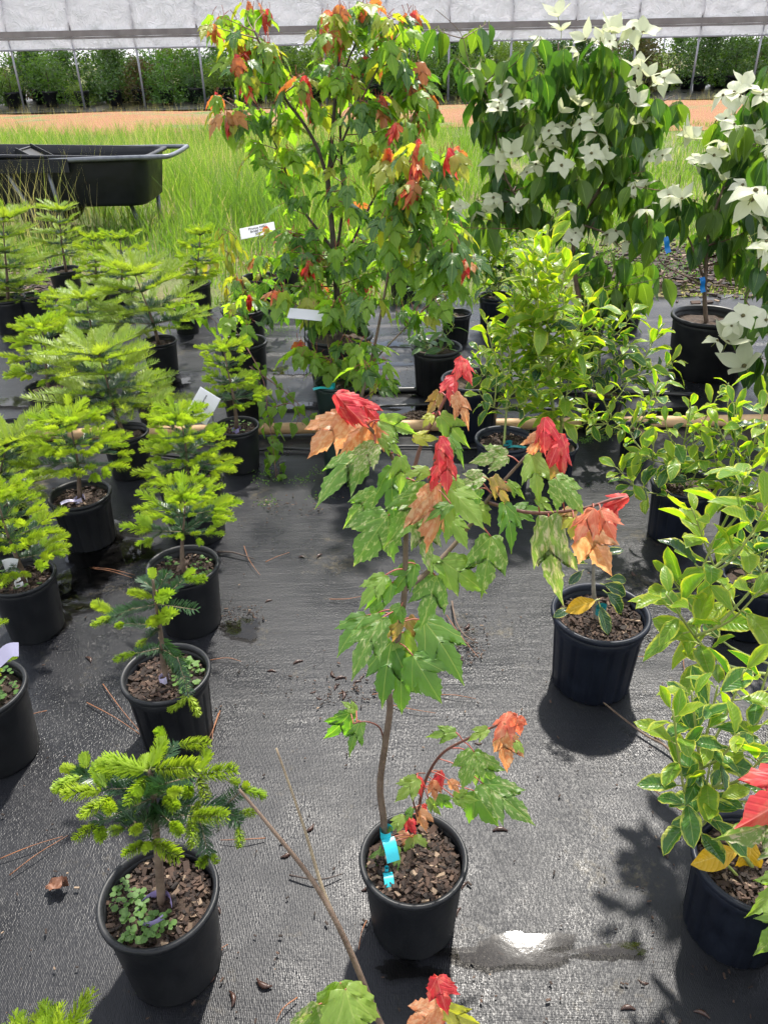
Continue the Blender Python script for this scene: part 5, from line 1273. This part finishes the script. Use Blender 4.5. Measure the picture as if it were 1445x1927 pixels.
# dry seed-head grass at the left and along the greenhouse
n = 9200; x = np.concatenate([rs.uniform(-4.6, -2.6, 1000), rs.uniform(-12, 12, 2200), rs.uniform(-6.5, 1.0, 2000), rs.uniform(-10, 10, 4000)]); y = np.concatenate([rs.uniform(6.6, 9.6, 1000), rs.uniform(22.0, 25.2, 2200), rs.uniform(9.5, 14.5, 2000), rs.uniform(15, 22, 4000)])
hh = np.concatenate([rs.uniform(.3, .85, 1000), rs.uniform(.08, .35, 2200), rs.uniform(.35, .75, 2000), rs.uniform(.04, .22, 4000)])
g = blades('seed_grass', x, y, hh, hh * rs.uniform(.1, .45, n), .0025 + .0025 * rs.rand(n), np.clip(.82 + .18 * rs.rand(n), 0, 1), gm)
tag(g, 'thin dry tan seed grass standing around the cart and along the clay path', 'grass'); g['kind'] = 'stuff'
# low weeds along the fabric edge and seams
b = MB(); uv = []; r = random.Random(15)
spots = [(gz(r.uniform(20, 1430), r.uniform(440, 520)), .35) for _ in range(60)] + [(gz(r.uniform(490, 620), r.uniform(880, 960)), .05) for _ in range(6)] + [(gz(r.uniform(1060, 1150), r.uniform(815, 835)), .03) for _ in range(8)] + [(gz(r.uniform(480, 560), r.uniform(610, 640)), .08) for _ in range(6)] + [(gz(r.uniform(100, 260), r.uniform(540, 600)), .15) for _ in range(12)]
for c, s in spots:
    for _ in range(60):
        p = c + Vector((r.gauss(0, s * .5), r.gauss(0, s * .35), r.uniform(.0, .05 if s > .1 else .012)))
        d = Vector((r.uniform(-1, 1), r.uniform(-1, 1), r.uniform(0, 1))).normalized(); sd_ = d.orthogonal().normalized(); L = r.uniform(.008, .035) if s > .1 else r.uniform(.004, .010)
        k = len(b.v); b.v += [p, p + d * L * .5 + sd_ * L * .3, p + d * L, p + d * L * .5 - sd_ * L * .3]; b.face((k, k + 1, k + 2, k + 3)); uv += [(.3, .3)] * 4
o = obj('low_weeds', b.mesh('low_weeds', [weed_m], False, uv)); tag(o, 'small green weeds and moss along the edges and seams of the fabric', 'weeds'); o['kind'] = 'stuff'
# bark mulch patches behind the pots
b = MB(); r = random.Random(16)
for _ in range(2600):
    q = r.random()
    c = gz(r.gauss(1290, 90), r.gauss(505, 22)) if q < .6 else gz(r.gauss(85, 40), r.gauss(540, 14))
    s = r.uniform(.008, .03); rot = Matrix.Rotation(r.uniform(0, 6.28), 3, 'Z') @ Matrix.Rotation(r.uniform(-.5, .5), 3, 'X')
    b.box((c.x, c.y, r.uniform(.005, .03)), (s * 2.2, s, s * .4), rot)
o = obj('bark_mulch', b.mesh('bark_mulch', [chips_m], False)); tag(o, 'loose brown bark mulch on the ground behind the dogwood pot', 'mulch'); o['kind'] = 'stuff'

# ------------------------------------------------------------------ cart
def rrect(lx, ly, rad, n=6):
    pts = []
    for cx, cy, a0 in ((lx - rad, ly - rad, 0), (-lx + rad, ly - rad, 90), (-lx + rad, -ly + rad, 180), (lx - rad, -ly + rad, 270)):
        for k in range(n + 1):
            a = math.radians(a0 + 90 * k / n); pts.append((cx + rad * math.cos(a), cy + rad * math.sin(a)))
    return pts
YC = 7.7
cl_ = gy(-130, 300, YC); cr_ = gy(278, 300, YC); lx = (cr_.x - cl_.x) / 2; cxm = (cr_.x + cl_.x) / 2
ztop = gy(220, 300, YC).z; zbot = gy(230, 388, YC).z
print('cart', cxm, lx, ztop, zbot)
ct = thing('tub_cart', 'black plastic tub cart with grey steel legs standing in the grass', 'cart', (cxm, YC + .35, 0))
b = MB(); ly = .40; secs = [(.90, .86, zbot, 0), (.935, .92, zbot + .03, 0), (.985, .98, ztop - .03, 0), (1.0, 1.0, ztop, 0), (1.03, 1.07, ztop + .005, 0), (1.03, 1.07, ztop + .03, 0), (.985, .97, ztop + .03, 0), (.96, .95, ztop - .02, 0), (.90, .88, zbot + .05, 0)]
npt = None
for fx, fy, z, _ in secs:
    pts = rrect(lx * fx, ly * fy, .13); npt = len(pts)
    for px_, py_ in pts:
        zz = z + (.05 if (px_ < -.25 * lx and z > ztop - .01) else 0)
        b.v.append(Vector((cxm + px_, YC + .35 + py_, zz)))
for j in range(len(secs) - 1):
    for k in range(npt):
        k2 = (k + 1) % npt; b.face((j * npt + k, j * npt + k2, (j + 1) * npt + k2, (j + 1) * npt + k))
b.face(tuple(reversed(range(npt)))); b.face(tuple((len(secs) - 1) * npt + k for k in range(npt)))
obj('tub', b.mesh('tub', [cart_m]), ct)
x1 = cxm + lx; zr = ztop + .02; ya, yb = YC - .09, YC + .79
b = MB(); b.tube(smooth([(x1 - .85, ya, zr - .01), (x1 - .2, ya, zr), (x1 + .12, ya + .03, zr), (x1 + .21, ya + .14, zr), (x1 + .21, yb - .14, zr), (x1 + .12, yb - .03, zr), (x1 - .6, yb, zr)], 5), .021, 8); obj('handle', b.mesh('handle', [tube_m]), ct)
b = MB(); b.box((cxm - .25 * lx, ya + .0, ztop - .03), (lx * 1.1, .05, .11)); obj('side_rail', b.mesh('side_rail', [cart_m], False), ct)
for (xa, ya_, za, xb, yb_, zb) in ((x1 - 1.28, YC - .05, ztop - .06, x1 - 1.05, YC - .02, .0), (x1 - .9, YC - .05, ztop - .05, x1 - .86, YC - .0, 0.0), (x1 - .30, YC + .25, zbot, x1 - .22, YC + .2, 0), (x1 - .1, YC + .55, zbot + .05, x1 - .1, YC + .5, 0)):
    b = MB(); b.tube([(xa, ya_, za), (xb, yb_, zb)], .020, 8); obj('leg', b.mesh('leg', [tube_m]), ct)
b = MB(); b.lathe([(.0, -.04), (.05, -.05), (.15, -.05), (.20, -.03), (.20, .03), (.15, .05), (.05, .05), (0, .04)], 28)
wm = b.mesh('wheel', [cart_m])
for yy in (YC + .05, YC + .65):
    obj('wheel', wm, ct, T((cxm - .1, yy, .2)) @ Matrix.Rotation(math.pi / 2, 4, 'X'))
b = MB(); rot = Matrix.Rotation(.5, 3, 'Y')
trx = gy(62, 285, YC + .3).x
b.box((trx, YC + .35, ztop + .0), (.28, .36, .012), rot); b.box((trx - .12, YC + .35, ztop + .03), (.012, .36, .10), rot); b.box((trx + .12, YC + .35, ztop - .06), (.012, .36, .10), rot); b.box((trx, YC + .53, ztop), (.26, .012, .08), rot); b.box((trx, YC + .17, ztop), (.26, .012, .08), rot)
tag(obj('plant_tray', b.mesh('plant_tray', [pot_black], False)), 'black plastic plant tray lying inside the tub cart', 'tray')

# ------------------------------------------------------------------ pipe and hoses
def ground_tube(name, pix, rad, mt, label, cat, z=None, group=None):
    pts = smooth([gz(x, y) + Vector((0, 0, rad if z is None else z)) for x, y in pix], 6)
    b = MB(); b.tube(pts, rad, 12); o = obj(name, b.mesh(name, [mt])); return tag(o, label, cat, group)
ground_tube('water_pipe', [(-100, 838), (180, 826), (420, 819), (720, 812), (1100, 806), (1445, 800), (1700, 797)], .026, pipe_m, 'tan plastic water pipe lying straight across the black fabric', 'pipe')
ground_tube('irrigation_hose', [(640, 741), (740, 739), (850, 738), (1000, 744), (1150, 742), (1300, 748)], .014, hose_m, 'black irrigation hose just in front of the leathery rosette pot', 'hose')
ground_tube('irrigation_hose', [(470, 852), (520, 846), (600, 848), (760, 842), (900, 846), (1010, 846)], .006, hose_m, 'thin black drip line just in front of the tan pipe', 'hose')
ground_tube('irrigation_hose', [(200, 840), (300, 858), (390, 866), (480, 868)], .006, hose_m, 'thin black drip line between the left hand fir pots', 'hose')
ground_tube('irrigation_hose', [(690, 768), (800, 764), (900, 762)], .007, hose_m, 'short black drip line beside the dirt clump', 'hose')

# ------------------------------------------------------------------ price signs
def text_mesh(s, size):
    cu = bpy.data.curves.new('text', 'FONT'); cu.body = s; cu.size = size; cu.align_x = 'CENTER'; cu.align_y = 'CENTER'; cu.extrude = .0002; cu.offset = size * .02
    o = bpy.data.objects.new('text', cu); link(o); dg = bpy.context.evaluated_depsgraph_get()
    me = bpy.data.meshes.new_from_object(o.evaluated_get(dg)); bpy.data.objects.remove(o); me.materials.clear(); me.materials.append(ink_m); return me
def sign(label, cpx, Yc, corners_w, corners_h, xdir, ydir, lines, foot, legs=2):
    c = gy(*cpx, Yc); x = Vector(xdir).normalized(); yv = Vector(ydir); yv = (yv - x * yv.dot(x)).normalized(); z = x.cross(yv)
    M = Matrix.Identity(4)
    for i in range(3): M[i][0] = x[i]; M[i][1] = yv[i]; M[i][2] = z[i]; M[i][3] = c[i]
    t = thing('price_sign', label, 'sign', foot)
    b = MB(); b.box((0, 0, 0), (corners_w, corners_h, .003)); obj('card', b.mesh('card', [card_m], False), t, M)
    for s, yy, sz in lines: obj('lettering', text_mesh(s, sz), t, M @ T((0, yy, .0022)))
    for k in range(legs):
        off = Vector(((k - (legs - 1) / 2) * .018, 0, 0)); a = c - z * .004 - yv * corners_h * .3 + off; e = Vector(foot) + off
        b = MB(); b.tube([a, (a + e) / 2 + Vector((0, .0, 0)), e], .0022, 6); obj('wire', b.mesh('wire', [wire_m]), t)
Ys = gz(358, 960).y - .03
c0 = gy(383, 764, Ys)
def dirpx(x0, y0, x1, y1, tw): 
    v = RT * (x1 - x0) - UP * (y1 - y0); v.normalize(); return v - FW * tw
sign('white diamond tilted price sign reading Abies nordmanniana on a wire among the firs', (383, 764), Ys, 54 / pxm(c0) * 1.05, 48 / pxm(c0), dirpx(371, 782, 393, 745, 0.1), dirpx(395, 785, 370, 752, -.15), [('Abies nordmanniana', .008, .0092), ('$25', -.012, .014)], gy(405, 905, Ys) + Vector((0, 0, -.02)))
Yq = gz(490, 560).y
c0 = gy(485, 434, Yq)
sign('white plum price sign leaning in the back pot', (485, 434), Yq, 66 / pxm(c0), 24 / pxm(c0), dirpx(457, 440, 516, 428, 0.0), dirpx(480, 445, 477, 422, -.3), [('Prunus Hilly', .022, .024), ('Bridal Veil', -.001, .024), ('$35', -.024, .024)], gy(487, 520, Yq), 1)
Yq = sap.location.y - .12; c0 = gy(578, 592, Yq)
sign('white card sign half under maple leaves at the centre', (578, 592), Yq, 70 / pxm(c0), 36 / pxm(c0), dirpx(545, 596, 612, 602, 0.0), dirpx(578, 606, 590, 575, -1.0), [], gz(575, 705) + Vector((0, .15, 0)), 2)
# pale sticker on the pot at the left edge is part of that pot
st = [o for o in bpy.data.objects if o.get('label', '').startswith('small fir in the pot with a pale sticker')][0]
P0, D0, h0 = solve_pot(-40, 1296, 172, 1.0); b = MB()
for k in range(7):
    an = -.62 + .34 * k / 6
    for z in (.25, .62):
        rr = (D0 / 2) * (.80 + .126 * z) * 1.012; b.v.append(P0 + Vector((rr * math.cos(an), rr * math.sin(an), h0 * z)))
for k in range(6): b.face((2 * k, 2 * k + 2, 2 * k + 3, 2 * k + 1))
stm = simple('sticker_worn', (.50, .48, .42), (.30, .28, .25), 30, .7, 0)
obj('sticker', b.mesh('sticker', [stm]), st)

def strip_tag(t, pix, Y, wpx, mt):
    q = smooth([gy(x, y, Y) for x, y in pix], 4); b = MB(); hw = wpx / 2 / pxm(q[0])
    for i, p_ in enumerate(q):
        d = (q[min(i + 1, len(q) - 1)] - q[max(i - 1, 0)]).normalized(); n_ = d.cross(FW).normalized() * hw
        b.v += [p_ - n_, p_ + n_]
    for i in range(len(q) - 1): b.face((2 * i, 2 * i + 1, 2 * i + 3, 2 * i + 2))
    obj('tag', b.mesh('tag', [mt]), t)
strip_tag(st, [(-25, 1262), (0, 1240), (18, 1224), (36, 1222)], P0.y - .02, 26, lilac_m)
s7 = [o for o in bpy.data.objects if o.get('label', '').startswith('bright fir in the wide black pot')][0]
strip_tag(s7, [(8, 1066), (20, 1062), (33, 1064)], s7.location.y - .03, 24, card_m)

# ------------------------------------------------------------------ litter on the fabric
r = random.Random(90)
def curl_mesh(seed):
    q = random.Random(seed); b = MB(); pts = []; rad = []
    for k in range(7):
        f = k / 6 - .5; pts.append((f * .03, .010 * (f * f) * 4 * q.uniform(.3, 1.2) * q.choice((-1, 1)) if False else 22 * .001 * f * f, .004)); rad.append(.0048 * max(.25, 1 - (2 * f) ** 2))
    b.tube(pts, rad, 6); return b.mesh('curled_pod', [litter_m])
CM = [curl_mesh(s) for s in (1, 2)]
pods = [(568, 1047), (600, 1045), (505, 1130), (648, 1308), (672, 1282), (655, 1330), (640, 1275), (632, 1292), (600, 1315), (680, 1275), (590, 1303), (625, 1270), (512, 1262), (560, 1245), (1250, 1602), (940, 1560), (1180, 1895), (1320, 1905), (495, 1855), (440, 1878), (400, 1842), (1190, 1080), (860, 1715), (872, 1665), (690, 1672), (1070, 1040), (1140, 1290), (585, 1560), (1210, 1850), (170, 1240), (150, 1145), (540, 1610), (880, 1180), (900, 1400), (1235, 1390), (410, 1710)]
for x, y in pods:
    p = gz(x, y); s = r.uniform(.6, 1.15)
    tag(obj('curled_pod', r.choice(CM), None, T((p.x, p.y, -.003)) @ Matrix.Rotation(r.uniform(0, 6.28), 4, 'Z') @ Matrix.Scale(s, 4)), 'small dark brown curled pod lying on the wet fabric', 'pod', 'curled pods on the fabric')
def line_litter(name, pix, rad, mt, label, cat, group=None):
    pts = smooth([gz(x, y) + Vector((0, 0, rad + .004 + (0.006 * math.sin(i * 1.7) ** 2))) for i, (x, y) in enumerate(pix)], 4)
    b = MB(); b.tube(pts, [rad * (1 - .5 * i / (len(pts) - 1)) for i in range(len(pts))], 5); tag(obj(name, b.mesh(name, [mt])), label, cat, group)
line_litter('fallen_twig', [(1325, 1508), (1300, 1470), (1270, 1430), (1245, 1408), (1215, 1390), (1160, 1350), (1125, 1320)], .0045, bark, 'long brown twig lying between the lone pot and the big lower right pot', 'twig')
line_litter('fallen_twig', [(850, 1135), (856, 1170), (870, 1195), (892, 1213)], .003, bark, 'short bent dark twig on the fabric right of the front maple stem', 'twig')
line_litter('fallen_twig', [(410, 1042), (440, 1046), (480, 1056)], .004, bark_dark, 'short black stick beside the third fir pot', 'twig')
line_litter('fallen_twig', [(545, 1650), (600, 1662), (645, 1648)], .0022, bark_dark, 'thin bent stick on the fabric left of the front maple pot', 'twig')
pn = [((1220, 1482), (1300, 1545)), ((460, 1030), (490, 1085)), ((500, 1060), (545, 1042)), ((395, 1245), (455, 1248)), ((195, 1290), (270, 1385)), ((165, 1325), (265, 1385)), ((20, 1650), (130, 1575)), ((0, 1620), (120, 1577)), ((170, 1070), (255, 1085)), ((172, 1072), (250, 1090)), ((620, 1130), (680, 1125)), ((690, 1735), (675, 1790)), ((415, 1340), (390, 1400)), ((412, 1345), (400, 1398)), ((700, 1310), (760, 1300)), ((830, 1310), (895, 1318)), ((1160, 1240), (1225, 1238)), ((1285, 1240), (1292, 1280)), ((300, 1880), (430, 1780)), ((330, 1860), (420, 1790)), ((500, 1580), (415, 1584)), ((840, 1160), (900, 1240)), ((560, 1880), (520, 1927)), ((740, 1330), (820, 1345)), ((90, 1340), (30, 1370))]
for (x0, y0), (x1, y1) in pn:
    line_litter('pine_needle', [(x0, y0), ((x0 + x1) / 2 + r.uniform(-6, 6), (y0 + y1) / 2 + r.uniform(-6, 6)), (x1, y1)], .0014, needle_brown, 'thin brown pine needle lying on the black fabric', 'pine needle', 'pine needles on the fabric')
b = MB(); q = random.Random(6); nn = 7
for a_ in range(nn):
    for c_ in range(nn):
        u_, v_ = a_ / (nn - 1) * 2 - 1, c_ / (nn - 1) * 2 - 1; w_ = max(.1, (1 - abs(u_) ** 1.6)) ** .6
        b.v.append(Vector((u_ * .024, v_ * .017 * w_ + .004 * math.sin(u_ * 7), .006 + .010 * v_ * v_ * (1 + u_) + .005 * math.sin(u_ * 5 + v_ * 4) + q.uniform(-.002, .002))))
for a_ in range(nn - 1):
    for c_ in range(nn - 1): k = a_ * nn + c_; b.face((k, k + nn, k + nn + 1, k + 1))
dm = b.mesh('dead_leaf', [simple('dead_leaf_brown', (.20, .09, .05), (.12, .05, .03), 40, .6, .3)])
p = gz(110, 1672); tag(obj('dead_leaf', dm, None, T((p.x, p.y, .004)) @ Matrix.Scale(.95, 4)), 'crumpled brown dead leaf on the fabric left of the front fir', 'dead leaf')
b = MB(); q = random.Random(4)
c = gz(800, 792)
for _ in range(500):
    a = q.uniform(0, 6.28); rr = .14 * math.sqrt(q.random()); s = q.uniform(.006, .02)
    b.box((c.x + rr * math.cos(a), c.y + .6 * rr * math.sin(a), .035 * (1 - rr / .14) + q.uniform(0, .012)), (s, s * .7, s * .6), Matrix.Rotation(q.uniform(0, 6), 3, 'Z') @ Matrix.Rotation(q.uniform(-1, 1), 3, 'X'))
tag(obj('dirt_clump', b.mesh('dirt_clump', [soil_m], False)), 'low clump of spilled dark dirt on the wet fabric behind the tan pipe', 'dirt')
b = MB(); q = random.Random(41)
for _ in range(900):
    x, y = (q.uniform(0, 1445), q.uniform(880, 1927)) if q.random() < .45 else q.choice([(q.gauss(540, 45), q.gauss(955, 14)), (q.gauss(650, 40), q.gauss(1300, 22)), (q.gauss(880, 20), q.gauss(1215, 20)), (q.gauss(450, 25), q.gauss(1160, 12)), (q.gauss(740, 120), q.gauss(700, 14)), (q.gauss(1270, 40), q.gauss(1190, 18))])
    c = gz(x, y); s_ = q.uniform(.0012, .0038)
    b.box((c.x, c.y, .004 + s_ * .4), (s_ * q.uniform(1, 3.5), s_, s_ * .7), Matrix.Rotation(q.uniform(0, 6.28), 3, 'Z'))
o = obj('crumbs', b.mesh('crumbs', [chips_m], False)); tag(o, 'scattered crumbs of soil and bark on the black fabric', 'crumbs'); o['kind'] = 'stuff'
print('OBJECTS', len(bpy.data.objects))
